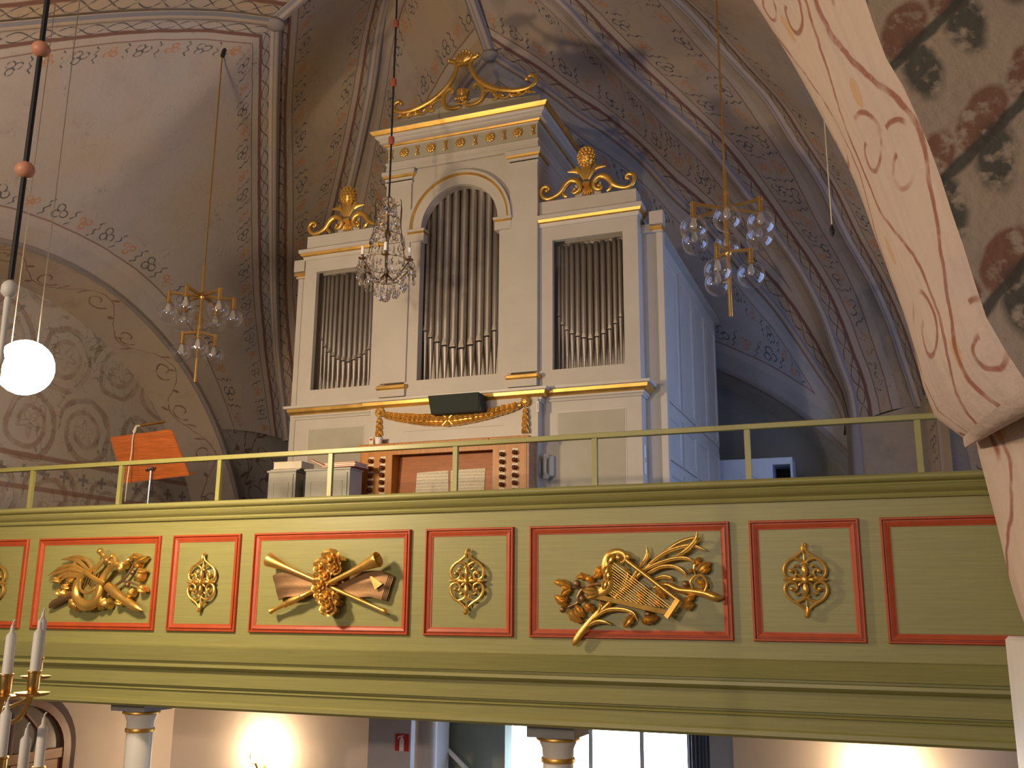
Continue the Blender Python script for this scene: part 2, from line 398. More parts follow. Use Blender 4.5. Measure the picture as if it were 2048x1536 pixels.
def resample(pts, n):
    P = [Vector(p) for p in pts]; L = [0]
    for a, b in zip(P, P[1:]): L.append(L[-1]+(b-a).length)
    out = []; j = 0
    for k in range(n):
        s = L[-1]*k/(n-1)
        while j < len(L)-2 and L[j+1] < s: j += 1
        d = L[j+1]-L[j]; out.append(P[j].lerp(P[j+1], 0 if d == 0 else (s-L[j])/d))
    return out
class MB:
    def __init__(s): s.v = []; s.f = []; s.at = {}
    def _add(s, vs, fs):
        o = len(s.v); s.v += [tuple(p) for p in vs]; s.f += [tuple(i+o for i in f) for f in fs]; return s
    def box(s, x0, x1, y0, y1, z0, z1):
        return s._add([(x0, y0, z0), (x1, y0, z0), (x1, y1, z0), (x0, y1, z0), (x0, y0, z1), (x1, y0, z1), (x1, y1, z1), (x0, y1, z1)],
                      [(3, 2, 1, 0), (4, 5, 6, 7), (0, 1, 5, 4), (1, 2, 6, 5), (2, 3, 7, 6), (3, 0, 4, 7)])
    def obox(s, c, ux, uy, uz):
        c, ux, uy, uz = map(Vector, (c, ux, uy, uz)); vs = []
        for k in (-1, 1):
            for a, b in ((-1, -1), (1, -1), (1, 1), (-1, 1)): vs.append(c+ux*a+uy*b+uz*k)
        return s._add(vs, [(3, 2, 1, 0), (4, 5, 6, 7), (0, 1, 5, 4), (1, 2, 6, 5), (2, 3, 7, 6), (3, 0, 4, 7)])
    def bbox(s, x0, x1, y0, y1, z0, z1, b=.004):
        """box with chamfered vertical/front edges"""
        pr = [(x0+b, y0), (x1-b, y0), (x1, y0+b), (x1, y1), (x0, y1), (x0, y0+b)]
        n = len(pr); vs = []
        cx, cy = (x0+x1)/2, (y0+y1)/2
        ins = [(x+(b if x < cx else -b), y+(b if y < cy else 0)) for x, y in pr]
        for z, pp in ((z0, ins), (z0+b, pr), (z1-b, pr), (z1, ins)): vs += [(x, y, z) for x, y in pp]
        fs = [tuple(range(n))[::-1], tuple(range(3*n, 4*n))]
        for k in range(3):
            for i in range(n): j = (i+1) % n; fs.append((k*n+i, k*n+j, (k+1)*n+j, (k+1)*n+i))
        return s._add(vs, fs)
    def extrude_x(s, prof, x0, x1, closed=True):
        n = len(prof); vs = [(x0, y, z) for y, z in prof]+[(x1, y, z) for y, z in prof]
        fs = [(i, (i+1) % n, n+(i+1) % n, n+i) for i in range(n if closed else n-1)]
        if closed: fs += [tuple(range(n))[::-1], tuple(range(n, 2*n))]
        return s._add(vs, fs)
    def tube(s, pts, rad, n=8, cap=True, flat=None, up=None):
        """tube through 3-D pts; flat = (axis vector, factor) squashes the section along an axis"""
        P = [Vector(p) for p in pts]
        R = rad if isinstance(rad, (list, tuple)) else [rad]*len(P)
        T = []
        for i in range(len(P)):
            a = P[max(0, i-1)]; b = P[min(len(P)-1, i+1)]; d = b-a
            T.append(d.normalized() if d.length > 1e-9 else (T[-1] if T else Vector((0, 0, 1))))
        ref = Vector(up) if up else (Vector((0, 1, 0)) if abs(T[0].y) < .9 else Vector((1, 0, 0)))
        vs = []; A = None
        for p, t, r in zip(P, T, R):
            if up or A is None: A = ref-t*ref.dot(t)
            else: A = A-t*A.dot(t)
            if A.length < 1e-6: A = t.orthogonal()
            A.normalize(); B = t.cross(A)
            for k in range(n):
                an = 2*PI*k/n; o = A*math.cos(an)*r+B*math.sin(an)*r
                if flat: ax = Vector(flat[0]); o = o-ax*o.dot(ax)*(1-flat[1])
                vs.append(p+o)
        fs = []
        for i in range(len(P)-1):
            for k in range(n): j = (k+1) % n; fs.append((i*n+k, i*n+j, (i+1)*n+j, (i+1)*n+k))
        if cap: fs += [tuple(range(n))[::-1], tuple(range((len(P)-1)*n, len(P)*n))]
        return s._add(vs, fs)
    def lathe(s, prof, c=(0, 0, 0), axis=(0, 0, 1), n=16, cap=True):
        ax = Vector(axis).normalized(); A = ax.orthogonal().normalized(); B = ax.cross(A); c = Vector(c); vs = []
        for r, h in prof:
            for k in range(n): an = 2*PI*k/n; vs.append(c+ax*h+(A*math.cos(an)+B*math.sin(an))*r)
        fs = []
        for i in range(len(prof)-1):
            for k in range(n): j = (k+1) % n; fs.append((i*n+k, i*n+j, (i+1)*n+j, (i+1)*n+k))
        if cap: fs += [tuple(range(n))[::-1], tuple(range((len(prof)-1)*n, len(prof)*n))]
        return s._add(vs, fs)
    def ball(s, c, r, n=10, m=6, sc=(1, 1, 1)):
        vs = [(c[0], c[1], c[2]-r*sc[2])]; fs = []
        for i in range(1, m):
            th = PI*i/m
            for k in range(n):
                a = 2*PI*k/n; vs.append((c[0]+r*sc[0]*math.sin(th)*math.cos(a), c[1]+r*sc[1]*math.sin(th)*math.sin(a), c[2]-r*sc[2]*math.cos(th)))
        vs.append((c[0], c[1], c[2]+r*sc[2])); L = len(vs)-1
        for k in range(n): fs.append((0, 1+(k+1) % n, 1+k)); fs.append((L, L-n+k, L-n+(k+1) % n))
        for i in range(m-2):
            for k in range(n): j = (k+1) % n; fs.append((1+i*n+k, 1+i*n+j, 1+(i+1)*n+j, 1+(i+1)*n+k))
        return s._add(vs, fs)
    def grid(s, rows):
        nu = len(rows[0]); vs = [p for r in rows for p in r]
        return s._add(vs, [(i*nu+k, i*nu+k+1, (i+1)*nu+k+1, (i+1)*nu+k) for i in range(len(rows)-1) for k in range(nu-1)])
    def prism(s, poly, d):
        """closed polygon of 3-D points extruded by vector d"""
        n = len(poly); d = Vector(d); vs = [Vector(p) for p in poly]; vs += [p+d for p in vs[:n]]
        return s._add(vs, [tuple(range(n)), tuple(range(n, 2*n))[::-1]]+[(i, n+i, n+(i+1) % n, (i+1) % n) for i in range(n)])
    # --- relief carving helpers: local plane u (x), v (z), w out of the wall (-y)
    def stroke(s, pts, w=0.0, h=.7, n=8, sub=4, dome=0.0):
        """pts (u,v,halfwidth[,w]); tapered half-round strand"""
        Q = cr_spline([(p[0], p[1], p[2], p[3] if len(p) > 3 else w) for p in pts], sub)
        return s.tube([(u, -(ww), v) for u, v, r, ww in Q], [max(.0008, r) for u, v, r, ww in Q], n, True, ((0, 1, 0), h), up=(0, -1, 0))
    def leaf(s, a, b, wd, w=.01, h=.012, curl=0.0, veins=True):
        """pointed leaf from a to b with a central groove"""
        a = Vector((a[0], a[1])); b = Vector((b[0], b[1])); d = b-a; L = d.length; t = d/L; nrm = Vector((-t.y, t.x))
        rows = []
        for i in range(8):
            q = i/7; hw = wd*math.sin(PI*min(1, q*.93+.05))**.8*(1-.25*q)+.0006
            bend = curl*L*math.sin(PI*q)
            if veins: hw *= 1+.13*math.sin(q*19)
            row = []
            for k in range(-2, 3):
                x = k/2
                p = a+t*(L*q)+nrm*(x*hw+bend)
                ww = w+h*(math.sin(PI*q)*.7+.3)*(1-.55*x*x-(.45 if k == 0 else 0))+.35*h*math.sin(q*PI*1.1)
                row.append((p.x, -ww, p.y))
            rows.append(row)
        s.grid(rows)
        # closed back
        back = [[(x, -.25*w, z) for x, y, z in (r[0], r[2], r[4])] for r in rows]
        s.grid([list(reversed(r)) for r in back])
        s.grid([[r[0] for r in rows], [r[0] for r in back]]); s.grid([[r[2] for r in back], [r[4] for r in rows]])
        return s
    def rose(s, u, v, r, w=.01, seed=0, petals=5):
        rnd = random.Random(seed)
        for ring, (rr, nn, ww) in enumerate(((1.0, petals, 0), (.66, petals-1, .35*r), (.36, 4, .6*r))):
            for k in range(nn):
                a = 2*PI*k/nn+ring*.5+rnd.uniform(-.2, .2); c = (u+math.cos(a)*r*rr*.62, -(w+ww+r*.1), v+math.sin(a)*r*rr*.62)
                rows = []
                for i in range(5):
                    row = []
                    for j in range(5):
                        x = (j-2)/2; y = i/4
                        wd = r*rr*.78*math.sin(PI*(.18+.64*y))
                        du = math.cos(a)*(y-.5)*r*rr*.95-math.sin(a)*x*wd; dv = math.sin(a)*(y-.5)*r*rr*.95+math.cos(a)*x*wd
                        dw = r*.42*(y**1.5)*(1-.4*x*x)-r*.12*x*x
                        row.append((c[0]+du, c[1]-dw, c[2]+dv))
                    rows.append(row)
                s.grid(rows)
        s.ball((u, -(w+r*.45), v), r*.36, 8, 5, (1, .8, 1)); return s
    def build(s, name, mat, parent=None, smooth=True, loc=None, angle=40):
        me = bpy.data.meshes.new(name)
        o = worigin(parent) if (parent is not None and loc is None) else Vector((0, 0, 0))
        me.from_pydata([(p[0]-o.x, p[1]-o.y, p[2]-o.z) for p in s.v], [], s.f)
        for k, vals in s.at.items():
            a = me.attributes.new(k, 'FLOAT', 'POINT'); a.data.foreach_set('value', vals)
        bm = bmesh.new(); bm.from_mesh(me); bmesh.ops.recalc_face_normals(bm, faces=bm.faces); bm.to_mesh(me); bm.free()
        if mat is not None: me.materials.append(M[mat] if isinstance(mat, str) else mat)
        if smooth:
            me.polygons.foreach_set('use_smooth', [True]*len(me.polygons))
            try: me.set_sharp_from_angle(angle=math.radians(angle))
            except Exception: pass
        ob = bpy.data.objects.new(name, me); COL.objects.link(ob)
        if parent is not None: ob.parent = parent
        if loc is not None: ob.location = loc
        return ob
def thing(name, label, cat, loc=(0, 0, 0), group=None, rot=None):
    o = bpy.data.objects.new(name, None); COL.objects.link(o); o.location = loc; o.empty_display_size = .1
    if rot: o.rotation_euler = rot
    o['label'] = label; o['category'] = cat
    if group: o['group'] = group
    return o
def tag(o, label, cat, group=None):
    o['label'] = label; o['category'] = cat
    if group: o['group'] = group
    return o
def struct(o, label=None, cat=None):
    o['kind'] = 'structure'
    if label: o['label'] = label
    o['category'] = cat or 'wall'
    return o
def copy_tree(o, parent=None):
    c = o.copy(); COL.objects.link(c)
    if parent is not None: c.parent = parent
    for ch in list(o.children): copy_tree(ch, c)
    return c

# ------------------------------------------------------------------ SETTING: star vault over the gallery bay
WX0, WX1, WY = -7.9, .55, 11.6           # left wall, right wall, back wall
FZ = -.10                                # gallery floor
BY = 7.16                                # middle of the bay
CX = -3.67
def plan_hit(px, py, A, B):
    d = at(px, py, Y=1.0); dx, dy = B[0]-A[0], B[1]-A[1]
    # point k*d on line A + t*(B-A)
    den = d.x*dy-d.y*dx; k = (A[0]*dy-A[1]*dx)/den
    return d*k
crown = at(858, -230, X=CX); nodeW = at(980, 108, X=CX); nodeN = at(550, 45, Y=BY)
nodeS = Vector((2*CX-nodeN.x, BY, nodeN.z+.1))
SWa, SWb, SWc = Vector((-.43, WY, 0)), Vector((-.12, 11.32, 0)), Vector((.45, 10.8, 0))
def ribpts(lst): return resample(cr_spline([tuple(p) for p in lst], 8), 41)
rib = {}
rib['a'] = [plan_hit(x, y, nodeW, SWa) for x, y in ((1690, 842), (1675, 798), (1640, 745), (1605, 691), (1550, 612), (1495, 550), (1417, 456), (1347, 390), (1287, 323), (1213, 262), (1164, 232), (1093, 178), (1030, 140))]+[nodeW]
rib['b'] = [plan_hit(x, y, crown, SWb) for x, y in ((1712, 850), (1702, 784), (1675, 710), (1644, 624), (1597, 534), (1542, 456), (1476, 366), (1405, 279), (1323, 205), (1249, 137), (1172, 60), (1115, 0))]+[crown]
rib['c'] = [plan_hit(x, y, nodeS, SWc) for x, y in ((1838, 812), (1804, 710), (1777, 632), (1741, 554), (1690, 464), (1644, 365), (1587, 277), (1535, 195), (1487, 142), (1432, 82), (1356, 0))]+[nodeS]
rib['f'] = [at(x, y, Y=Y) for x, y, Y in ((572, 880, 11.4), (562, 790, 11.15), (552, 700, 10.8), (546, 560, 10.0), (545, 300, 8.5), (547, 150, 7.72))]+[nodeN]
NWd = Vector((-7.45, 11.45, 0)); NWg = Vector((-7.0, WY, 0))
rib['d'] = [Vector((NWd.x, NWd.y, 2.3))]+[plan_hit(x, y, crown, NWd) for x, y in ((655, 560), (696, 389), (717, 299), (741, 180), (771, 0))]+[crown]
gp = []
for k in range(9):
    q = k/8; zz = 2.2+(nodeW.z-2.2)*math.sin(PI/2*q)**.75 if q else 2.2
    gp.append(NWg.lerp(nodeW, q**1.15).xy.to_3d()+Vector((0, 0, zz)))
rib['g'] = gp
rib = {k: ribpts(v) for k, v in rib.items()}
mir = lambda P: [Vector((p.x, 2*BY-p.y, p.z)) for p in P]
for k in 'bcdf': rib[k+'e'] = mir(rib[k])
def archW(x):                             # back wall arch
    return math.sqrt(max(0, 4.2**2-(x-CX)**2))-.86
def archN(y): return math.sqrt(max(0, 3.68**2-(y-7.2)**2))-.13
aw_r = resample([(-.46+(CX+.46)*k/40, WY, archW(-.46+(CX+.46)*k/40)) for k in range(41)], 41)
aw_l = resample([(2*CX+.46+(CX-2*CX-.46)*k/40, WY, archW(2*CX+.46-(CX+.46)*k/40)) for k in range(41)], 41)
an_w = resample([(WX0, 10.02+(7.2-10.02)*k/40, archN(10.02+(7.2-10.02)*k/40)) for k in range(41)], 41)
an_e = mir(an_w)
as_w = [Vector((WX1, p.y, p.z)) for p in an_w]; as_e = mir(as_w)
ceil_ = bpy.data.objects.new('ceiling', None); COL.objects.link(ceil_); struct(ceil_, 'painted plaster star vault with flower rows between pale ribs', 'ceiling')
def cell(A, B, mat, bulge=.06, nu=18, up=1, name='vault_cell', parent=ceil_):
    mb = MB(); NV = len(A); ra, rb, va, vb = [], [], [], []
    la = lb = 0; verts = []
    for i in range(NV):
        if i: la += (A[i]-A[i-1]).length; lb += (B[i]-B[i-1]).length
        W_ = (B[i]-A[i]).length
        for k in range(nu+1):
            s = k/nu; p = A[i].lerp(B[i], s); p = p+Vector((0, 0, up*bulge*math.sin(PI*s)*W_))
            verts.append(p); ra.append(s*W_); rb.append((1-s)*W_); va.append(la); vb.append(lb)
    mb._add(verts, [(i*(nu+1)+k, i*(nu+1)+k+1, (i+1)*(nu+1)+k+1, (i+1)*(nu+1)+k) for i in range(NV-1) for k in range(nu)])
    mb.at = dict(ra=ra, rb=rb, va=va, vb=vb)
    return mb.build(name, mat, parent, angle=80)
cell(rib['f']+rib['fe'][-2::-1], an_w+an_e[-2::-1], 'cellN', .03)
cell(rib['f'], rib['d'], 'cellLL')
cell(rib['d'], rib['g'], 'cell00')
cell(rib['a']+rib['g'][-2::-1], aw_r+aw_l[-2::-1], 'cellW', .02)
cell(rib['a'], rib['b'], 'cellL0')
cell(rib['b'], rib['c'], 'cellL0')
cell(rib['c']+rib['ce'][-2::-1], as_w+as_e[-2::-1], 'cellL0', .03)
cell(rib['fe'], rib['de'], 'cellLL')
cell(rib['be'][9:], rib['ce'][9:], 'cellL0')
ridW = resample([nodeW, crown], 12); ridN = resample([nodeN, crown], 12); ridS = resample([nodeS, crown], 12)
def make_rib(P, rw=.068, drop=.034, name='vault_rib'):
    mb = MB(); n = 9; ca = []
    P = [Vector(p) for p in P]
    for i, p in enumerate(P):
        t = (P[min(len(P)-1, i+1)]-P[max(0, i-1)]).normalized()
        side = t.cross(Vector((0, 0, 1))).normalized(); dn = side.cross(t)
        if dn.z > 0: dn = -dn
        for k in range(n):
            x = -1+2*k/(n-1)
            prof = (1-abs(x)**2.6)*drop*1.5-.012
            mb.v.append(tuple(p+side*(x*rw)+dn*prof)); ca.append(x)
    mb.f = [(i*n+k, i*n+k+1, (i+1)*n+k+1, (i+1)*n+k) for i in range(len(P)-1) for k in range(n-1)]
    mb.at = dict(ca=ca)
    return mb.build(name, 'rib', ceil_, angle=80)
for k in rib: make_rib(rib[k][9:] if k in ('be', 'ce') else rib[k])
for r_ in (ridW, ridN, ridS): make_rib(r_)
def boss(c): MB().ball((c.x, c.y, c.z-.02), .10, 12, 6, (1, 1, .6)).build('vault_boss', 'rib', ceil_)
for c in (crown, nodeW, nodeN, nodeS): boss(c)

# ---- walls round the gallery
def strip(name, A, B, mat, parent=None, nu=6, attrs=True):
    mb = MB(); n = len(A); la = 0; ra, va = [], []
    for i in range(n):
        if i: la += (Vector(A[i])-Vector(A[i-1])).length
        for k in range(nu+1):
            p = Vector(A[i]).lerp(Vector(B[i]), k/nu); mb.v.append(tuple(p)); ra.append((Vector(B[i])-Vector(A[i])).length*k/nu); va.append(la)
    mb.f = [(i*(nu+1)+k, i*(nu+1)+k+1, (i+1)*(nu+1)+k+1, (i+1)*(nu+1)+k) for i in range(n-1) for k in range(nu)]
    mb.at = dict(ra=ra, va=va)
    return mb.build(name, mat, parent, angle=70)
def zs(a, b, n): return [a+(b-a)*k/(n-1) for k in range(n)]
def yN(z): return 7.2+math.sqrt(max(0, 3.68**2-(z+.13)**2))
wl = bpy.data.objects.new('wall_left', None); COL.objects.link(wl); struct(wl, 'painted left wall with deep arched niche above the gallery')
Z1 = zs(FZ, 2.42, 14)
strip('wall_pier', [(WX0, yN(min(z, 2.2)) if z < 2.2 else 10.02, z) for z in Z1], [(WX0, WY, z) for z in Z1], 'pierwall', wl)
strip('wall_pier', [(WX0, 14.4-yN(min(z, 2.2)) if z < 2.2 else 4.38, z) for z in Z1], [(WX0, 2.4, z) for z in Z1], 'pierwall', wl)
ang = [PI*k/48 for k in range(49)]
NB = WX0-.62
o1 = [(WX0, 7.2+3.68*math.cos(a), -.13+3.68*math.sin(a)) for a in ang]; o2 = [(NB, 7.2+3.55*math.cos(a), -.13+3.5*math.sin(a)) for a in ang]
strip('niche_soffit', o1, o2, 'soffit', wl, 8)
# raised pale border along the niche edge
mb = MB(); mb.tube([(WX0+.0, y, z) for x, y, z in o1], .035, 6); mb.build('niche_border', 'rib', wl)
mb = MB(); mb.v = [(NB, 3.3, FZ), (NB, 11.1, FZ), (NB, 11.1, 3.8), (NB, 3.3, 3.8)]; mb.f = [(0, 1, 2, 3)]; mb.build('niche_back', 'scroll', wl)
wb = bpy.data.objects.new('wall_back', None); COL.objects.link(wb); struct(wb, 'back wall with wide dim arch behind the organ')
def xW(z): return math.sqrt(max(0, 4.2**2-(z+.86)**2))
Z2 = zs(FZ, 2.0, 12)
strip('wall_pier', [(CX+xW(z), WY, z) for z in Z2], [(WX1, WY, z) for z in Z2], 'pierwall', wb)
strip('wall_pier', [(CX-xW(z), WY, z) for z in Z2], [(WX0, WY, z) for z in Z2], 'pierwall', wb)
a0 = math.asin((FZ+.86)/4.2); ang2 = [a0+(PI-2*a0)*k/48 for k in range(49)]
o1 = [(CX+4.2*math.cos(a), WY, -.86+4.2*math.sin(a)) for a in ang2]; o2 = [(CX+4.05*math.cos(a), WY+.55, -.86+4.05*math.sin(a)) for a in ang2]
strip('arch_soffit', o1, o2, 'whiteplaster', wb, 6)
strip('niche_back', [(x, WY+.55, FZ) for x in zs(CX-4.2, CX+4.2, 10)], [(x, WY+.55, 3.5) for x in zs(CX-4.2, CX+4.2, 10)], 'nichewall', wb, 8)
mb = MB(); mb.tube(o1, .035, 6); mb.build('arch_border', 'rib', wb)
wr = bpy.data.objects.new('wall_right', None); COL.objects.link(wr); struct(wr, 'painted right wall with corner pier beside the back arch')
tops = [rib['a'][0], rib['b'][0], rib['c'][0]]; tops = [tops[0].lerp(tops[1], k/5) for k in range(5)]+[tops[1].lerp(tops[2], k/8) for k in range(9)]
tops += [tops[-1].lerp(Vector((WX1+.02, 9.9, 2.25)), k/6) for k in range(1, 7)]
mbp = MB(); ra, rb, va, vb = [], [], [], []; nu = len(tops)-1; NZ = 14
cum = [0]
for u_, v_ in zip(tops, tops[1:]): cum.append(cum[-1]+(v_.xy-u_.xy).length)
for i in range(NZ+1):
    for k, t_ in enumerate(tops):
        z = FZ+(t_.z+.03-FZ)*i/NZ; mbp.v.append((t_.x, t_.y, z)); ra.append(cum[k]); rb.append(cum[-1]-cum[k]); va.append(z); vb.append(z)
mbp.f = [(i*(nu+1)+k, i*(nu+1)+k+1, (i+1)*(nu+1)+k+1, (i+1)*(nu+1)+k) for i in range(NZ) for k in range(nu)]
mbp.at = dict(ra=ra, rb=rb, va=va, vb=vb); mbp.build('corner_pier', 'cell00', wr)
b0_ = rib['b'][0]; MB().tube([(b0_.x, b0_.y, FZ), (b0_.x, b0_.y, b0_.z-.2), tuple(b0_)], [.07, .07, .06], 10).build('corner_shaft', 'rib', wr)
strip('wall_pier', [(WX1, yN(min(z, 2.2)) if z < 2.2 else 10.02, z) for z in Z1], [(WX1, WY, z) for z in Z1], 'pierwall', wr)
strip('wall_pier', [(WX1, 14.4-yN(min(z, 2.2)) if z < 2.2 else 4.38, z) for z in Z1], [(WX1, 2.0, z) for z in Z1], 'pierwall', wr)
o1 = [(WX1, 7.2+3.68*math.cos(a), -.13+3.68*math.sin(a)) for a in ang]; o2 = [(WX1+.7, 7.2+3.5*math.cos(a), -.13+3.5*math.sin(a)) for a in ang]
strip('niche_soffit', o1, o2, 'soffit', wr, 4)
# side window in the right-hand niche (daylight)
XB = WX1+.7
mb = MB()
wy0, wy1, wz0, wz1 = 6.5, 8.7, .2, 2.75
for y0, y1, z0, z1 in ((3.2, wy0, FZ, 3.8), (wy1, 11.2, FZ, 3.8), (wy0, wy1, FZ, wz0), (wy0, wy1, wz1, 3.8)): mb.box(XB, XB+.05, y0, y1, z0, z1)
mb.build('niche_back', 'whiteplaster', wr, False)
win1 = bpy.data.objects.new('window_1', None); COL.objects.link(win1); win1.location = (XB, 7.6, wz0); struct(win1, 'daylit window in the right wall beside the gallery', 'window')
for j in range(2):
    for i in range(3):
        y0 = wy0+(wy1-wy0)*j/2; z0 = wz0+(wz1-wz0)*i/3
        MB().box(XB+.03, XB+.04, y0+.03, y0+1.1-.03, z0+.03, z0+.85-.03).build('pane', 'daylight_s', win1, False)
mb = MB()
for y in (wy0, 7.6, wy1): mb.box(XB-.02, XB+.05, y-.03, y+.03, wz0, wz1)
for i in range(4): z = wz0+.85*i; mb.box(XB-.02, XB+.05, wy0, wy1, z-.03, z+.03)
mb.build('window_frame', 'white', win1, False)

# ---- gallery floor and the room underneath
fl = MB().box(WX0, WX1, 6.12, 12.15, -.62, FZ).build('floor', 'floorwood', None, False); struct(fl, 'wooden gallery floor', 'floor')

# ---- near transverse arch at the right
cL = ((1506, 0), (1587, 130), (1649, 244), (1705, 352), (1760, 500), (1788, 573), (1823, 675), (1845, 769), (1862, 823), (1898, 862), (1926, 876))
cRt = ((1731, 0), (1763, 98), (1792, 146), (1825, 212), (1871, 325), (1903, 423), (1921, 475), (1940, 532), (1967, 622), (2010, 700), (2056, 770))
YF, YN_ = 3.12, 2.62
Lp = [at(x, y, Y=YF) for x, y in cL]; Rp = [at(x, y, Y=YN_) for x, y in cRt]
def arch_up(P, y):     # carry the arch on over the nave, rounding to a crown
    p0 = P[0]; t = (P[0]-P[1]).normalized(); c = Vector((CX, y, p0.z+2.1)); out = []
    h1 = p0+t*1.5; h2 = c+Vector((1.7, 0, 0))
    for k in range(14, 0, -1):
        q = k/14; out.append(p0*(1-q)**3+h1*3*q*(1-q)**2+h2*3*q*q*(1-q)+c*q**3)
    return out
Lp = arch_up(Lp, YF)+Lp; Rp = arch_up(Rp, YN_)+Rp
Lp = resample(cr_spline([tuple(p) for p in Lp], 5), 60); Rp = resample(cr_spline([tuple(p) for p in Rp], 5), 60)
tr = bpy.data.objects.new('trim_1', None); COL.objects.link(tr); struct(tr, 'pale transverse arch painted with red scrolling vines at the right', 'arch')
mb = MB(); ra, va = [], []; la = 0; nu = 10
rows = []
for i in range(60):
    if i: la += (Lp[i]-Lp[i-1]).length
    W_ = (Rp[i]-Lp[i]).length
    outv = (Lp[i]-Vector((CX, 3, 0))).normalized()
    row = [(Lp[i]+Vector((.55, .06, .25)), 0.0), (Lp[i]+Vector((.10, .10, .05)), .0)]
    for k in range(nu+1):
        s = k/nu; p = Lp[i].lerp(Rp[i], s)-Vector((.035, 0, .02))*math.sin(PI*s)
        row.append((p, s*W_))
    rows.append(row)
    for p, r in row: mb.v.append(tuple(p)); ra.append(r); va.append(la)
n = nu+3
mb.f = [(i*n+k, i*n+k+1, (i+1)*n+k+1, (i+1)*n+k) for i in range(59) for k in range(n-1)]
mb.at = dict(ra=ra, va=va); mb.build('arch_soffit', 'archpaint', tr, angle=70)
# underside where the arch stops on the pier, and the pier below
pl = [(1926, 876), (1930, 905), (1942, 952), (1968, 1055), (1997, 1178), (2032, 1276)]
Pl = [at(x, y, Y=YF+.02)+Vector((.035, 0, 0)) for x, y in pl]
Pr = [Vector((p.x+.42, YN_-.05, p.z+.02)) for p in Pl]
und = [Lp[-1].lerp(Rp[-1], k/8)-Vector((.035, 0, .02))*math.sin(PI*k/8) for k in range(9)]
top = [Pl[0].lerp(Vector((Rp[-1].x+.10, Rp[-1].y, Rp[-1].z-.02)), k/8) for k in range(9)]
rows_ = []
for j in range(6):
    q = j/5; rows_.append([und[k].lerp(top[k], q)+Vector((-.012, 0, -.030))*math.sin(PI*q) for k in range(9)])
mb = MB(); mb.grid(rows_); mb.at = dict(ra=[.2]*54, va=[.1]*54); mb.build('arch_underside', 'archpaint', tr)
Pl = resample(cr_spline([tuple(p) for p in Pl], 5), 24)
mb = MB(); ra, va = [], []; la = 0
for i, p in enumerate(Pl):
    if i: la += (Pl[i]-Pl[i-1]).length
    q = i/23
    prt = Vector((p.x+.30-.02*q, YN_+.1, p.z+.12))
    row = [p+Vector((.4, .12, 0)), p+Vector((.03, .06, 0))]+[p.lerp(prt, k/8)+Vector((-.02*math.sin(PI*k/8), -.03*math.sin(PI*k/8), 0)) for k in range(9)]+[prt+Vector((.5, -.1, .2))]
    for j, v_ in enumerate(row): mb.v.append(tuple(v_)); ra.append(max(0, min(.5, (j-1)*.05))); va.append(la+.2)
n = 12; mb.f = [(i*n+k, i*n+k+1, (i+1)*n+k+1, (i+1)*n+k) for i in range(23) for k in range(n-1)]
mb.at = dict(ra=ra, va=va); mb.build('arch_pier', 'archpaint', tr, angle=70)
# dim painted cell of the nearer bay beyond the arch
mb = MB(); ra, va = [], []; la = 0; nu = 14
for i in range(60):
    if i: la += (Rp[i]-Rp[i-1]).length
    e_ = Rp[i]; far = e_+Vector((1.5, -.35, .45+.3*(1-i/59)))
    for k in range(nu+1):
        s = k/nu; p = e_.lerp(far, s)+Vector((0, .28, .10))*math.sin(PI*s)
        mb.v.append(tuple(p)); ra.append(s*1.55); va.append(la)
n = nu+1; mb.f = [(i*n+k, i*n+k+1, (i+1)*n+k+1, (i+1)*n+k) for i in range(59) for k in range(n-1)]
mb.at = dict(ra=ra, va=va); nc = mb.build('vault_cell', 'leafcell', tr, angle=80)
lr_ = [Vector(v_) for v_ in mb.v[-n:]]
fm = MB(); fm.grid([lr_, [v_+Vector((.02, .30, -.55)) for v_ in lr_]]); fm.at = dict(ra=[.2]*(2*n), va=[.1]*(2*n)); fm.build('arch_haunch', 'whiteplaster', tr)
# white shaft under the pier
pw = at(2031, 1276, Y=3.1)
wc = MB(); wc.bbox(pw.x, pw.x+.5, 2.9, 3.4, -3.4, pw.z, .01); sh = wc.build('wall_shaft', 'white', tr)
MB().box(.50, 2.4, 2.98, 3.5, -3.3, 1.05).build('pier_wall', 'whiteplaster', tr, False)
MB().box(.62, 2.4, 2.2, 2.98, -3.3, .55).build('pier_wall', 'whiteplaster', tr, False)

# ------------------------------------------------------------------ GALLERY PARAPET
PX0, PX1 = -8.3, 1.3
par = thing('gallery_parapet', 'long olive green gallery parapet with red framed panels', 'parapet', (CX, 6.0, -.7))
mb = MB(); mb.box(PX0, PX1, 6.0, 6.12, -.26, .66); mb.build('board', 'olive', par, False)
# top cornice
cp = [(6.0, .652), (5.975, .655), (5.968, .668), (5.975, .680), (5.955, .690), (5.935, .705), (5.928, .722), (5.945, .728), (5.948, .738), (5.925, .742), (5.908, .752), (5.904, .765), (5.908, .778), (5.925, .786), (6.17, .786), (6.17, .652)]
mb = MB(); mb.extrude_x(cp, PX0, PX1); mb.build('top_cornice', 'olive', par, angle=50)
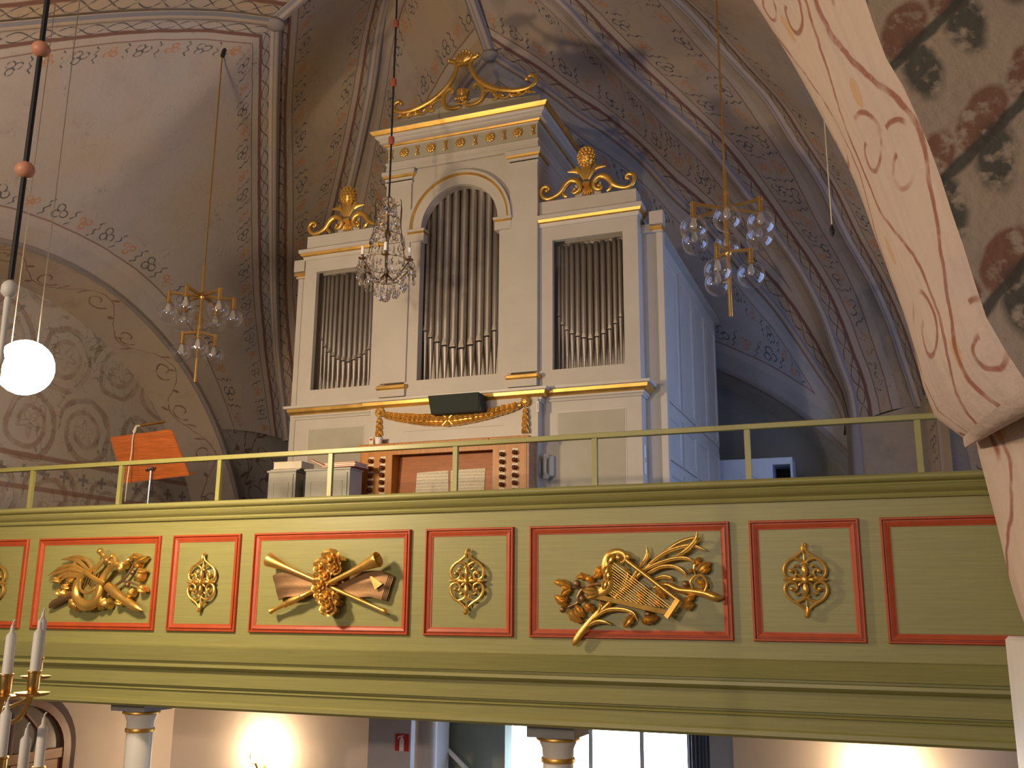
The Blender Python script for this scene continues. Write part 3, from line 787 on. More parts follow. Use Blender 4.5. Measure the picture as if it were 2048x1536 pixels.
# base mouldings and beam, stepping back downwards
bp = [(6.0, -.252), (5.938, -.258), (5.966, -.358), (5.992, -.362), (5.992, -.376), (5.958, -.380), (5.956, -.400), (5.975, -.418), (6.0, -.424), (6.004, -.428), (6.008, -.534), (6.040, -.538), (6.040, -.548), (6.020, -.566), (6.034, -.572), (6.036, -.640), (6.020, -.650), (6.018, -.676), (6.034, -.692), (6.12, -.695), (6.12, -.255)]
mb = MB(); mb.extrude_x(bp, PX0, PX1); mb.build('base_moulding', 'olive', par, angle=30)
ZT, ZB = .544, -.152
frames = [(-7.075, -6.47), (-6.355, -5.154), (-5.038, -4.431), (-4.314, -3.05), (-2.938, -2.302), (-2.192, -.915), (-.8, -.178), (-.065, 1.2)]
def frame_mesh(x0, x1):
    mb = MB(); fw = .054
    pr = [(0, .0), (0, .018), (.005, .024), (.012, .024), (.017, .007), (.024, .007), (.026, .019), (.044, .012), (.046, .009), (fw, .007), (fw, 0)]   # (inset, proud)
    loops = []
    for ins, pd in pr:
        loops.append([(x0+ins, 6.0-pd, ZB+ins), (x1-ins, 6.0-pd, ZB+ins), (x1-ins, 6.0-pd, ZT-ins), (x0+ins, 6.0-pd, ZT-ins)])
    n = len(pr)
    for lp in loops: mb.v += lp
    for i in range(n-1):
        for k in range(4): j = (k+1) % 4; mb.f.append((i*4+k, i*4+j, (i+1)*4+j, (i+1)*4+k))
    return mb
for x0, x1 in frames:
    f_ = frame_mesh(x0, x1).build('panel_frame', 'red', par, angle=25)
    MB().box(x0+.054, x1-.054, 5.997, 6.0, ZB+.054, ZT-.054).build('panel', 'olive', f_, False)
# railing
RY = 6.06
rl = thing('gallery_railing', 'thin olive metal railing with square posts on the parapet', 'railing', (CX, RY, .786))
zr = .7865; zt = 1.144
MB().bbox(PX0, PX1, RY-.022, RY+.022, zt-.034, zt, .003).build('top_rail', 'olive_rail', rl, False)
for px, py in ((-140, 1000), (62, 985), (240, 975), (438, 965), (661, 950), (911, 935), (1190, 925), (1496, 910), (1838, 895)):
    x = at(px, py, Y=RY).x
    p = MB().box(x-.017, x+.017, RY-.014, RY+.014, zr, zt-.03).build('post', 'olive_rail', rl, False)
    MB().box(x-.05, x+.05, RY-.03, RY+.03, zr, zr+.006).build('foot_plate', 'olive_rail', p, False)

# ------------------------------------------------------------------ PIPE ORGAN
OX, OY = -3.505, 7.70
org = thing('pipe_organ', 'tall grey beige pipe organ with gilded mouldings and crests', 'organ', (OX, OY, FZ))
class OB(MB):
    def build(s, name, mat, parent=org, smooth=False, **k): return MB.build(s, name, mat, parent, smooth, **k)
def ob(*boxes):
    """boxes in organ coords: x rel. to the axis, y rel. to the front plane (negative = forward), z absolute"""
    m = OB()
    for x0, x1, y0, y1, z0, z1 in boxes: m.box(OX+x0, OX+x1, OY+y0, OY+y1, z0, z1)
    return m
def cornice(x0, x1, y0, yb, prof):
    """sweep (out, z) profile round left, front and right of a block"""
    m = OB(); n = len(prof)
    for o, z in prof:
        m.v += [(OX+x0-o, OY+yb, z), (OX+x0-o, OY+y0-o, z), (OX+x1+o, OY+y0-o, z), (OX+x1+o, OY+yb, z)]
    for i in range(n-1):
        for k in range(3): m.f.append((i*4+k, i*4+k+1, (i+1)*4+k+1, (i+1)*4+k))
    return m
# deep cabinet behind
cab = ob((-1.79, 1.79, .17, 3.05, FZ, 3.22)).build('rear_cabinet', 'case')
mb = OB()
mb.v = [(OX+x, OY+y, z) for x, y, z in ((-1.85, .13, 3.22), (1.85, .13, 3.22), (1.85, 3.10, 3.22), (-1.85, 3.10, 3.22), (-1.82, .14, 3.30), (1.82, .14, 3.30), (1.82, 3.08, 3.30), (-1.82, 3.08, 3.30))]
mb.f = [(3, 2, 1, 0), (4, 5, 6, 7), (0, 1, 5, 4), (1, 2, 6, 5), (2, 3, 7, 6), (3, 0, 4, 7)]
mb.build('cabinet_cornice', 'case')
for sx in (-1, 1):
    x = OX+sx*1.79
    # side panelling: doors with frames and sunk fields
    for y0, y1 in ((.30, .95), (1.0, 1.65), (1.75, 2.35), (2.4, 3.0)):
        for z0, z1 in ((FZ+.05, 1.20), (1.27, 1.70), (1.78, 3.12)):
            m = OB(); d = sx*.014
            pr = [(0, 0), (0, d), (.055, d), (.07, d*.25), (.07, 0)]
            loops = []
            for ins, o in pr: m.v += [(x+o, OY+y0+ins, z0+ins), (x+o, OY+y1-ins, z0+ins), (x+o, OY+y1-ins, z1-ins), (x+o, OY+y0+ins, z1-ins)]
            for i in range(4):
                for k in range(4): j = (k+1) % 4; m.f.append((i*4+k, i*4+j, (i+1)*4+j, (i+1)*4+k))
            m.build('side_panel_moulding', 'case')
    m = OB(); m.box(x-.004 if sx > 0 else x-.05, x+.05 if sx > 0 else x+.004, OY+.16, OY+.24, FZ, 3.22); m.build('corner_post', 'case')
    ob((sx*1.80-.06, sx*1.80+.06, .10, .2, 3.28, 3.40)).build('corner_finial', 'case')
    ob((sx*1.795-.055, sx*1.795+.055, .095, .2, 3.235, 3.262)).build('corner_gilding', 'goldflat')
# lower case
ob((-1.66, -.80, .0, .17, FZ, 1.80)).build('lower_wing_case', 'case')
ob((.80, 1.66, .0, .17, FZ, 1.80)).build('lower_wing_case', 'case')
ob((-.80, .80, -.12, .17, FZ, 1.80)).build('lower_centre_case', 'case')
for sx in (-1, 1):
    m = OB()
    x0, x1 = sorted((sx*.93, sx*1.53)); z0, z1 = .1, 1.66
    for ins, y in ((0, 0), (0, -.002), (.012, .0), (.014, .014), (.016, .014)):
        m.v += [(OX+x0+ins, OY+y-.001, z0+ins), (OX+x1-ins, OY+y-.001, z0+ins), (OX+x1-ins, OY+y-.001, z1-ins), (OX+x0+ins, OY+y-.001, z1-ins)]
    m.f = [(i*4+k, i*4+(k+1) % 4, (i+1)*4+(k+1) % 4, (i+1)*4+k) for i in range(4) for k in range(4)]
    m.build('lower_panel_edge', 'case')
    ob((x0+.012, x1-.012, -.0035, .002, z0+.012, z1-.012)).build('lower_panel', 'casedark')
# fine board joints on the centre front
ob((-.46, .50, -.1215, -.119, 1.545, 1.551)).build('board_joint', 'casedark')
# middle cornice: wings and breakfront
white_lo = [(0, 1.765), (.012, 1.768), (.018, 1.785), (.030, 1.795), (.032, 1.808)]
gold_mid = [(.030, 1.808), (.050, 1.815), (.066, 1.835), (.072, 1.862)]
white_hi = [(.072, 1.862), (.092, 1.866), (.095, 1.888), (.0, 1.892)]
for nm, prof, mt in (('cornice_bed', white_lo, 'case'), ('cornice_gilding', gold_mid, 'goldflat'), ('cornice_top', white_hi, 'case')):
    cornice(-1.66, 1.66, 0, .17, [(o, z-.020) for o, z in prof]).build(nm, mt)
    cornice(-.80, .80, -.085, .0, [(o, z-.036) for o, z in prof]).build(nm, mt)
# wings above the cornice, with openings
OPX0, OPX1, OZ0, OZ1 = .890, 1.528, 2.03, 3.21
for sx in (-1, 1):
    s_ = lambda a, b: tuple(sorted((sx*a, sx*b)))
    fx = [(s_(.76, OPX0), OZ0, OZ1), (s_(OPX1, 1.66), OZ0, OZ1), (s_(.76, 1.66), 1.885, OZ0), (s_(.76, 1.66), OZ1, 3.37)]
    ob(*[(a, b, .0, .05, z0, z1) for (a, b), z0, z1 in fx]).build('wing_front', 'case')
    a, b = s_(1.63, 1.66); ob((a, b, .05, .17, 1.885, 3.37)).build('wing_side', 'case')
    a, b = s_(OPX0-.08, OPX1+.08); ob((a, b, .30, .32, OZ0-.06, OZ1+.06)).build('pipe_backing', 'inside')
    a, b = s_(OPX0-.08, OPX1+.08); ob((a, b, .05, .30, OZ0-.08, OZ0-.005)).build('pipe_rack', 'insidewood')
    for a0, b0 in ((1.0, 1.12), (1.20, 1.30)):
        a, b = s_(a0, b0); ob((a, b, .24, .29, OZ0, OZ0+.22)).build('wooden_trunk', 'insidewood')
    a, b = s_(.766, 1.66)
    cornice(a, b, 0, .17, [(0, 3.335), (.012, 3.338), (.016, 3.355), (.022, 3.370)]).build('wing_cornice_bed', 'case')
    cornice(a, b, 0, .17, [(.022, 3.370), (.036, 3.378), (.044, 3.402)]).build('wing_cornice_gilding', 'goldflat')
    cornice(a, b, 0, .17, [(.044, 3.402), (.054, 3.405), (.056, 3.438), (0, 3.446)]).build('wing_cornice_top', 'case')
    ob((*s_(.76, 1.655), .0, .17, 3.44, 3.588)).build('wing_attic', 'case')
    ob((*s_(.70, 1.66), .05, 1.1, 3.37, 3.40)).build('wing_roof', 'case')
# centre tower
TY = -.05
for s_ in (-1, 1):
    a, b = sorted((s_*.735, s_*.7655)); ob((a, b, TY+.05, 1.2, 1.89, 4.46)).build('tower_side', 'case')
ob((-.735, .735, 1.17, 1.199, 1.89, 4.46)).build('tower_back', 'case')
AH, AZ = .395, 3.465    # half-width of the arched opening, spring height
m = OB()
def arch_face(m, y, x0, x1, z0, z1, h, zb, zsp, N=28):
    inner = [(-h, zb), (h, zb), (h, zsp)]+[(h*math.cos(PI*k/N), zsp+h*math.sin(PI*k/N)) for k in range(1, N)]+[(-h, zsp)]
    # project each inner point out to the rectangle
    def outp(x, z):
        cx, cz = 0, (z0+z1)/2
        if (x, z) == (-h, zb): return (x0, z0)
        if (x, z) == (h, zb): return (x1, z0)
        if z <= zsp+1e-6: return (x0 if x < 0 else x1, z)
        t = (x/h+1)/2; a = math.atan2(z-zsp, x)
        dx, dz = math.cos(a), math.sin(a)
        tt = min(((x1 if dx > 0 else -x0)/abs(dx)) if abs(dx) > 1e-6 else 9, (z1-zsp)/dz if dz > 1e-6 else 9)
        return (dx*tt, zsp+dz*tt)
    n = len(inner)
    m.v += [(OX+x, OY+y, z) for x, z in inner]+[(OX+a, OY+y, b) for a, b in (outp(*p) for p in inner)]
    m.f += [(i, (i+1) % n, n+(i+1) % n, n+i) for i in range(n)]
    # reveal
    o = len(m.v); m.v += [(OX+x, OY+y, z) for x, z in inner]+[(OX+x, OY+y+.09, z) for x, z in inner]
    m.f += [(o+i, o+(i+1) % n, o+n+(i+1) % n, o+n+i) for i in range(n)]
    # corners of the rectangle
    c = len(m.v)
    for X_, s_ in ((x1, 1), (x0, -1)):
        ks = [k for k in range(n) if abs(m.v[n+k][2]-z1) < 1e-5 and inner[k][1] > zsp]
    return m
arch_face(m, TY+.02, -.52, .52, 1.89, 4.11, AH, OZ0, AZ)
# fill the two upper corners
for s_ in (-1, 1):
    a = math.atan2(4.11-AZ, .52)
    m.v += [(OX+s_*.52, OY+TY+.0205, AZ+.3), (OX+s_*.52, OY+TY+.0205, 4.11), (OX+s_*.2, OY+TY+.0205, 4.11), (OX+s_*.405, OY+TY+.0205, AZ+.38)]
    o = len(m.v)-4; m.f.append((o, o+1, o+2, o+3))
m.build('tower_front', 'case')
for s_ in (-1, 1):
    a, b = sorted((s_*.50, s_*.766)); ob((a, b, TY, TY+.05, 2.02, 4.11)).build('pilaster', 'case')
    a, b = sorted((s_*.50, s_*.766)); ob((a, b, TY-.012, TY+.05, 1.89, 1.955)).build('pilaster_plinth', 'case')
    m = OB(); a, b = sorted((s_*.482, s_*.785)); m.bbox(OX+a, OX+b, OY+TY-.035, OY+TY+.05, 1.955, 1.998, .010); m.build('pilaster_base_gilding', 'goldflat', smooth=True)
    a, b = sorted((s_*.50, s_*.766))
    for nm, pf, mt in (('pilaster_capital', [(0, 3.96), (.010, 3.965), (.012, 3.987), (.0, 3.989), (.0, 4.003), (.012, 4.008), (.016, 4.025)], 'case'), ('pilaster_gilding', [(.016, 4.025), (.026, 4.032), (.030, 4.052)], 'goldflat'), ('capital_abacus', [(.030, 4.052), (.038, 4.055), (.040, 4.092), (0, 4.098)], 'case')):
        cornice(a, b, TY, TY+.06 if s_ < 0 else .2, pf).build(nm, mt)
    # impost
    a, b = sorted((s_*.355, s_*.515)); ob((a, b, TY-.005, TY+.09, 3.36, 3.435)).build('impost', 'case')
    ob((a-.004, b+.004, TY-.014, TY+.09, 3.435, 3.455)).build('impost_gilding', 'goldflat')
    ob((a-.01, b+.01, TY-.020, TY+.09, 3.455, 3.478)).build('impost_cap', 'case')
# archivolt
def ring(r0, r1, y0, y1, mat, nm):
    m = OB(); N = 40
    for k in range(N+1):
        a = PI*k/N; c, s_ = math.cos(a), math.sin(a)
        m.v += [(OX+r0*c, OY+y1, AZ+.012+r0*s_), (OX+r0*c, OY+y0, AZ+.012+r0*s_), (OX+r1*c, OY+y0, AZ+.012+r1*s_), (OX+r1*c, OY+y1, AZ+.012+r1*s_)]
    m.f = [(i*4+k, i*4+k+1, (i+1)*4+k+1, (i+1)*4+k) for i in range(N) for k in range(3)]
    return m.build(nm, mat, smooth=True)
ring(.385, .475, TY-.004, TY+.07, 'case', 'archivolt'); ring(.475, .497, TY-.018, TY+.02, 'goldflat', 'archivolt_gilding'); ring(.497, .520, TY-.026, TY+.02, 'case', 'archivolt_rim')
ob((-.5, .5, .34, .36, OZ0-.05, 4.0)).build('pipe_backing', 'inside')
ob((-.44, .44, TY+.10, .34, OZ0-.09, OZ0-.005)).build('pipe_rack', 'insidewood')
# entablature
cornice(-.766, .766, TY, 1.2, [(0, 4.10), (.008, 4.103), (.010, 4.135), (.004, 4.138), (.004, 4.168), (.014, 4.173), (.016, 4.194), (0, 4.198)]).build('entablature', 'case')
cornice(-.766, .766, TY, 1.2, [(0, 4.198), (0, 4.350)]).build('frieze', 'casedark')
cornice(-.766, .766, TY, 1.2, [(0, 4.350), (.010, 4.354), (.014, 4.362)]).build('cornice_bed', 'case')
cornice(-.766, .766, TY, 1.2, [(.014, 4.362), (.024, 4.366), (.030, 4.382)]).build('tower_gilding', 'goldflat')
cornice(-.766, .766, TY, 1.2, [(.030, 4.382), (.062, 4.386), (.063, 4.402), (.057, 4.405), (.066, 4.415), (.088, 4.428), (.098, 4.440), (.10, 4.452)]).build('corona', 'case')
cornice(-.766, .766, TY, 1.2, [(.10, 4.452), (.112, 4.456), (.126, 4.472), (.136, 4.488)]).build('crown_gilding', 'goldflat')
m = OB(); m.box(OX-.90, OX+.90, OY+TY-.134, OY+1.2, 4.486, 4.494); m.build('tower_roof', 'casedark')
# frieze ornaments
def rosette_mesh(r):
    m = MB()
    for k in range(8):
        a = 2*PI*k/8; m.ball((math.cos(a)*r*.62, -r*.16, math.sin(a)*r*.62), r*.40, 8, 5, (1, .55, 1))
    for k in range(5):
        a = 2*PI*k/5+.3; m.ball((math.cos(a)*r*.30, -r*.34, math.sin(a)*r*.30), r*.20, 6, 4)
    m.ball((0, -r*.35, 0), r*.2, 8, 5); return m
def husk_mesh(h):
    m = MB()
    for s_ in (-1, 1):
        for a in (-.5, 0, .5): m.stroke([(0, 0, h*.10), (a*h*.35, s_*h*.55, h*.13), (a*h*.85, s_*h*.95, h*.05)], h*.10, .7, 6, 3)
    m.ball((0, -h*.2, 0), h*.26, 8, 5); return m
def share(src, name, parent, loc):
    o = bpy.data.objects.new(name, src.data); COL.objects.link(o); o.parent = parent; o.location = loc; return o
fy = TY-.004; r0 = None; h0 = None
for k, x in enumerate((-.588, -.305, 0, .303, .575)):
    loc = (x, fy, 4.283-FZ)
    if r0 is None: r0 = rosette_mesh(.047).build('frieze_rosette', 'gold', org, loc=loc)
    else: share(r0, 'frieze_rosette', org, loc)
for x in (-.725, -.45, -.153, .152, .44, .725):
    loc = (x, fy, 4.283-FZ)
    if h0 is None: h0 = husk_mesh(.052).build('frieze_husk', 'gold', org, loc=loc)
    else: share(h0, 'frieze_husk', org, loc)
# pipes
def pipe(x, y, r, zf, zm, ztop):
    m = MB(); m.lathe([(r*.22, zf), (r*.30, zf+.02), (r*.99, zm-.02), (r, zm), (r, ztop-.004), (r*.9, ztop)], (OX+x, OY+y, 0), n=14)
    p = m.build('organ_pipe', 'pipe', org)
    MB().box(OX+x-r*.72, OX+x+r*.72, OY+y-r*1.03, OY+y-r*.55, zm-r*.16, zm+r*.22).build('pipe_mouth', 'slit', p, False)
    m = MB(); yy = OY+y-r*1.02
    m.prism([(OX+x-r*.70, yy, zm+r*.22), (OX+x+r*.70, yy, zm+r*.22), (OX+x+r*.40, yy+.001, zm+r*1.5), (OX+x, yy+.002, zm+r*2.5), (OX+x-r*.40, yy+.001, zm+r*1.5)], (0, r*.25, 0)); m.build('upper_lip', 'lip', p, False)
wx = (.907, .942, .982, 1.03, 1.083, 1.138, 1.197, 1.256, 1.314, 1.370, 1.420, 1.466, 1.508)
wm = (2.54, 2.455, 2.405, 2.365, 2.337, 2.318, 2.302, 2.318, 2.34, 2.375, 2.42, 2.475, 2.55)
for s_ in (-1, 1):
    for k in range(13):
        r = .0165+.0105*math.sin(PI*(k+.7)/13.4)
        pipe(s_*wx[k], .13, r, OZ0-.005, wm[k], 3.205-.02*random.random() if k else 3.0)
cx = (-.375, -.316, -.246, -.170, -.088, .0, .088, .170, .246, .316, .372)
cm = (2.515, 2.445, 2.395, 2.355, 2.33, 2.315, 2.335, 2.365, 2.405, 2.45, 2.52)
for k in range(11):
    r = .024+.0165*math.sin(PI*(k+.6)/11.2)
    pipe(cx[k], .09, r, OZ0-.005, cm[k], AZ+math.sqrt(max(.01, .44**2-cx[k]**2))+.0)

# ---- gilded crests
def traced(fn, Y, origin):
    def f(x, y, *rest):
        p = at(*fn(x, y), Y=Y); return (p.x-origin[0], p.z-origin[2])+tuple(rest)
    return f
c1 = crop(560, 60, 2048/600); c2 = crop(1000, 160, 2048/480); c5 = crop(500, 740, 2048/620)
YL = OY
lo = (OX, YL, 4.494)
T = traced(c1, YL, lo); k_ = .0014     # metres per crop pixel
def S(T, pts, k=k_): return [T(p[0], p[1], p[2]*k) for p in pts]
crest = bpy.data.objects.new('lyre_crest', None); COL.objects.link(crest); crest.parent = org; crest.location = (0, YL-OY, 4.494-FZ)
L0 = (0, 0, 0)
arm = S(T, [(1350, 186, 16), (1318, 205, 16), (1306, 250, 15), (1335, 318, 17), (1395, 372, 19), (1480, 408, 20), (1600, 420, 19), (1700, 402, 17), (1752, 358, 15), (1745, 326, 15), (1712, 318, 13), (1692, 345, 10)])
sub_ = S(T, [(1268, 522, 10), (1322, 512, 15), (1372, 484, 17), (1392, 432, 17), (1378, 385, 16), (1345, 370, 13), (1325, 392, 12), (1338, 410, 9)])
curl = S(T, [(1390, 425, 8), (1440, 420, 13), (1478, 440, 14), (1482, 472, 12), (1455, 478, 8)])
wave = S(T, [(1470, 450, 9), (1540, 470, 11), (1580, 448, 9), (1640, 452, 10), (1690, 432, 8), (1750, 430, 7)])
def mirror(l): return [(-p[0],)+tuple(p[1:]) for p in l]
for sgn in (1, -1):
    q = (lambda l: l) if sgn == 1 else mirror
    m = MB(); m.stroke(q(arm), .02, .9, 10, 5); m.ball((q(arm)[0][0]+sgn*.012, -.025, arm[0][1]+.008), .024); m.ball((q(arm)[-1][0], -.03, arm[-1][1]), .022)
    m.build('lyre_arm', 'gold', crest, loc=L0)
    m = MB(); m.stroke(q(sub_), .015, .8, 8, 5); m.stroke(q(curl), .02, .8, 8, 4); m.stroke(q(wave), .02, .8, 8, 4)
    for u, v, hw in q(wave)[::2]: m.ball((u, -.03, v), .016)
    for (x, y) in ((1500, 455), (1560, 450), (1620, 440), (1680, 425)):
        u, v = T(x, y); m.leaf((sgn*u, v+.012), (sgn*(u+.06), v-.026), .015, .015, .012)
    m.build('acanthus_scroll', 'gold', crest, loc=L0)
m = MB()
for j in range(7):
    a = (j-3)*.36; m.stroke([(0, T(1255, 228)[1], .010), (math.sin(a)*.07, T(1255, 228)[1]+.06*math.cos(a), .016), (math.sin(a)*.098, T(1255, 228)[1]+.115*math.cos(a), .011)], .02+.006*math.cos(a), .8, 7, 3)
    m.ball((math.sin(a)*.098, -.03, T(1255, 228)[1]+.118*math.cos(a)), .014)
m.build('anthemion', 'gold', crest, loc=L0)
zb = T(1255, 240)[1]
m = MB(); m.bbox(-.055, .055, -.04, 0, zb-.012, zb+.014, .004); m.build('crossbar', 'gold', crest, loc=L0)
for j in range(6):
    u = -.042+.0168*j
    MB().tube([(u*.85, -.012, zb-.01), (u*1.1, -.012, T(1255, 425)[1])], .0022, 5).build('string', 'gilt_dull', crest, loc=L0)
m = MB(); z1, z0 = T(1255, 425)[1], T(1260, 500)[1]
m.lathe([(.036, z0), (.040, z0+.015), (.050, (z0+z1)/2), (.062, z1-.02), (.062, z1)], (0, -.02, 0), n=12)
for j in range(5): m.ball((-.05+.025*j, -.07, z0+.03), .016, 8, 5, (1, .6, 1.5))
for j in range(7): m.ball((-.05+.0167*j, -.05, z0-.012-.006*(3-abs(j-3))), .011)
m.build('lyre_foot', 'gold', crest, loc=L0)
m = MB(); m.prism([(-.775, .03, 0), (.775, .03, 0), (.775, .03, .165), (.40, .03, .19), (.15, .03, .26), (-.15, .03, .26), (-.40, .03, .19), (-.775, .03, .165)], (0, -.028, 0)); m.build('crest_board', 'casedark', crest, False, loc=L0)
# pineapple crests on the wings
def pineapple(sx):
    ox = OX+1.213; po = (ox, OY-.02, 3.588)
    c = bpy.data.objects.new('pineapple_crest', None); COL.objects.link(c); c.parent = org; c.location = (sx*1.213, -.02+.05, 3.588-FZ)
    T2 = traced(c2, OY+.03, po); kk = .00108*.8
    S2 = lambda pts: [T2(p[0], p[1], p[2]*.00112*.98) for p in pts]
    sp = S2([(845, 915, 8), (866, 926, 12), (852, 946, 14), (815, 935, 18), (800, 898, 22), (822, 855, 26), (872, 832, 27), (922, 852, 27), (962, 898, 24), (1010, 922, 19), (1080, 928, 18), (1130, 898, 18), (1148, 850, 18), (1128, 818, 18), (1092, 818, 16), (1074, 845, 13), (1092, 856, 10)])
    mid = T2(742, 900)[0]
    sp = [(p[0]-mid, p[1], p[2]) for p in sp]
    T3 = lambda x, y: (T2(x, y)[0]-mid, T2(x, y)[1])
    for sg in (1, -1):
        l = sp if sg == 1 else mirror(sp)
        m = MB(); m.stroke(l, .03, .9, 10, 5)
        m.ball((l[0][0], -.04, l[0][1]), .016); m.ball((l[-1][0], -.035, l[-1][1]), .018)
        m.stroke([(l[8][0], l[8][1]-.0, .012), (l[8][0]-sg*.03, l[8][1]-.045, .018), (l[8][0]-sg*.055, l[8][1]-.06, .010)], .03, .8, 7, 3)
        m.build('scroll', 'gold', c, loc=L0)
        b0 = T3(742, 868); m = MB()
        ll = [T3(745, 862)+(.014,), T3(780, 800)+(.024,), T3(830, 762)+(.026,), T3(905, 748)+(.006,)]
        ll = [(p[0]*sg, p[1], p[2]) for p in ll]
        m.stroke(ll, .035, .45, 8, 4); m.build('leaf', 'gold', c, loc=L0)
    m = MB(); zc = T3(742, 868)[1]
    for a, L_ in ((-.55, .14), (-.25, .165), (0, .175), (.25, .165), (.55, .14)):
        m.stroke([(a*.03, zc, .012), (a*.10, zc+L_*.5, .021), (a*.16, zc+L_, .010)], .045, .7, 8, 3)
    m.build('leaf_calyx', 'gold', c, loc=L0)
    pc = T3(750, 672)
    m = MB(); R_ = .076
    m.ball((0, -.035, pc[1]), R_, 14, 10, (1, .8, 1.25))
    for i in range(1, 9):
        th = PI*(i+.2)/9.6; n_ = max(5, int(14*math.sin(th)))
        for k in range(n_):
            a = 2*PI*(k+.5*(i % 2))/n_; m.ball((R_*math.sin(th)*math.cos(a), -.035+R_*.8*math.sin(th)*math.sin(a), pc[1]+R_*1.25*math.cos(th)), .013, 6, 4)
    m.build('pineapple', 'gold', c, loc=L0)
    m = MB(); z0 = T3(740, 915)[1]; z1 = T3(740, 885)[1]; m.bbox(-.033, .033, -.06, 0, z0, z1, .004)
    for a in (-1, -.5, 0, .5, 1): m.leaf((a*.012, z0), (a*.05, .004+.012*abs(a)), .015, .02, .014)
    m.build('collar', 'gold', c, loc=L0)
    m = MB(); m.box(-.12, .12, .0, .02, 0, .13); m.build('back_board', 'case', c, False, loc=L0)
for sx in (-1, 1): pineapple(sx)
# garland over the console
GY = OY-.125
go_ = (OX, GY, 1.7)
gar = bpy.data.objects.new('garland', None); COL.objects.link(gar); gar.parent = org; gar.location = (0, GY-OY, 1.7-FZ)
T5 = traced(c5, GY, go_)
gx = abs(T5(1828, 212)[0]-T5(865, 280)[0])/2; gz = T5(1828, 212)[1]; gb = T5(1330, 334)[1]
sw = []
for k in range(29):
    q = -1+2*k/28; sw.append((q*(gx-.035), gz-.025+(gb-gz+.025)*(1-abs(q)**1.9), (.020+.032*(1-abs(q)**1.6))))
m = MB(); m.stroke(sw, .025, .8, 10, 1); m.build('swag', 'gold', gar, loc=L0)
m = MB(); rnd = random.Random(3)
for k in range(1, 28):
    u, v, hw = sw[k]; dr = 1 if u < 0 else -1
    for j in (-1, 0, 1):
        m.leaf((u-dr*.022, v+j*hw*.5), (u+dr*.040, v+j*hw*1.0+rnd.uniform(-.005, .005)), .016, .028+hw*.78*(1-.35*abs(j)), .016)
m.build('laurel_leaves', 'gold', gar, loc=L0)
m = MB(); 
for sg in (-1, 1): m.stroke([(-.05*sg, gb+.05, .009), (0, gb, .010), (.05*sg, gb-.05, .009)], .07, .6, 6, 3)
m.build('crossed_ribbon', 'gold', gar, loc=L0)
rr_ = None
for sg in (-1, 1):
    m = MB(); r = .043
    for k in range(14):
        a = 2*PI*k/14; m.stroke([(sg*gx+math.cos(a)*r*.35, gz+math.sin(a)*r*.35, .006), (sg*gx+math.cos(a)*r*.8, gz+math.sin(a)*r*.8, .0085), (sg*gx+math.cos(a)*r*1.05, gz+math.sin(a)*r*1.05, .006)], .02, .9, 6, 2)
    m.ball((sg*gx, -.025, gz), r*.5, 10, 6, (1, .7, 1))
    for k in range(6): a = 2*PI*k/6; m.ball((sg*gx+math.cos(a)*r*.3, -.04, gz+math.sin(a)*r*.3), r*.17, 6, 4)
    m.build('garland_rosette', 'gold', gar, loc=L0)
    m = MB(); v = gz-r-.01
    for j, (h_, wd) in enumerate(((.05, .018), (.06, .023), (.065, .026), (.07, .026))):
        for a in (-1, -.4, .4, 1): m.leaf((sg*gx, v), (sg*gx+a*wd*1.2, v-h_), wd*.5, .02, .016)
        m.ball((sg*gx, -.035, v-.008), .012); v -= h_*.85
    m.build('husk_drop', 'gold', gar, loc=L0)

# ---- console (part of the organ)
KY = 7.40
con = bpy.data.objects.new('console', None); COL.objects.link(con); con.parent = org; con.location = (0, KY-OY, 0)
hw, ztop = .765, 1.415
def kb(*bs):
    m = MB()
    for x0, x1, y0, y1, z0, z1 in bs: m.box(OX+x0, OX+x1, KY+y0, KY+y1, z0, z1)
    return m
for s_ in (-1, 1):
    a, b = sorted((s_*.468, s_*hw)); kb((a, b, .0, .18, FZ, ztop-.04)).build('stop_jamb', 'oak', con, False)
    a, b = sorted((s_*(hw-.001), s_*(hw+.02))); kb((a, b, .004, .18, FZ, ztop-.035)).build('console_cheek', 'oakdark' if s_ < 0 else 'midwood', con, False)
m = MB(); m.bbox(OX-hw-.03, OX-.44, KY-.02, KY+.19, ztop-.042, ztop, .006); m.build('console_top', 'oak', con, False)
m = MB(); m.bbox(OX+.44, OX+hw+.03, KY-.02, KY+.19, ztop-.042, ztop, .006); m.build('console_top', 'oak', con, False)
m = MB(); m.bbox(OX-.44, OX+.44, KY-.02, KY+.19, ztop-.042, ztop, .006); m.build('console_top', 'oak', con, False)
kb((-.468, .468, .0, .04, 1.315, 1.375)).build('upper_rail', 'oak', con, False)
m = MB(); m.obox((OX, KY+.125, 1.06), (.468, 0, 0), (0, .006, 0), (0, .03, .34)); m.build('music_desk', 'oakdark', con, False)
kb((-.468, .468, .06, .17, .72, .78)).build('desk_ledge', 'oak', con, False)
kb((-.468, .468, -.18, .0, .60, .64), (-.468, .468, -.14, .06, .66, .69)).build('manual_keys', 'paper', con, False)
kn = None
def stop(x, z):
    global kn
    m = MB(); m.lathe([(.009, 0), (.009, .014), (.017, .018), (.020, .027), (.018, .036), (.010, .043), (.002, .045)], axis=(0, -1, 0), n=12)
    if kn is None: kn = m.build('stop_knob', 'knob', con, loc=(x, 0, z))
    else: share(kn, 'stop_knob', con, (x, 0, z))
zst = at(750, 921.6, Y=KY-.03).z
for s_ in (-1, 1):
    for xx in (.555, .668):
        for j in range(7):
            z = zst-.0625*j+(.010 if xx > .6 and s_ > 0 else 0)
            stop(s_*xx, z-FZ)
            kb((s_*xx-.026, s_*xx+.026, -.003, .001, z+.022, z+.038)).build('stop_label', 'paper', con, False)

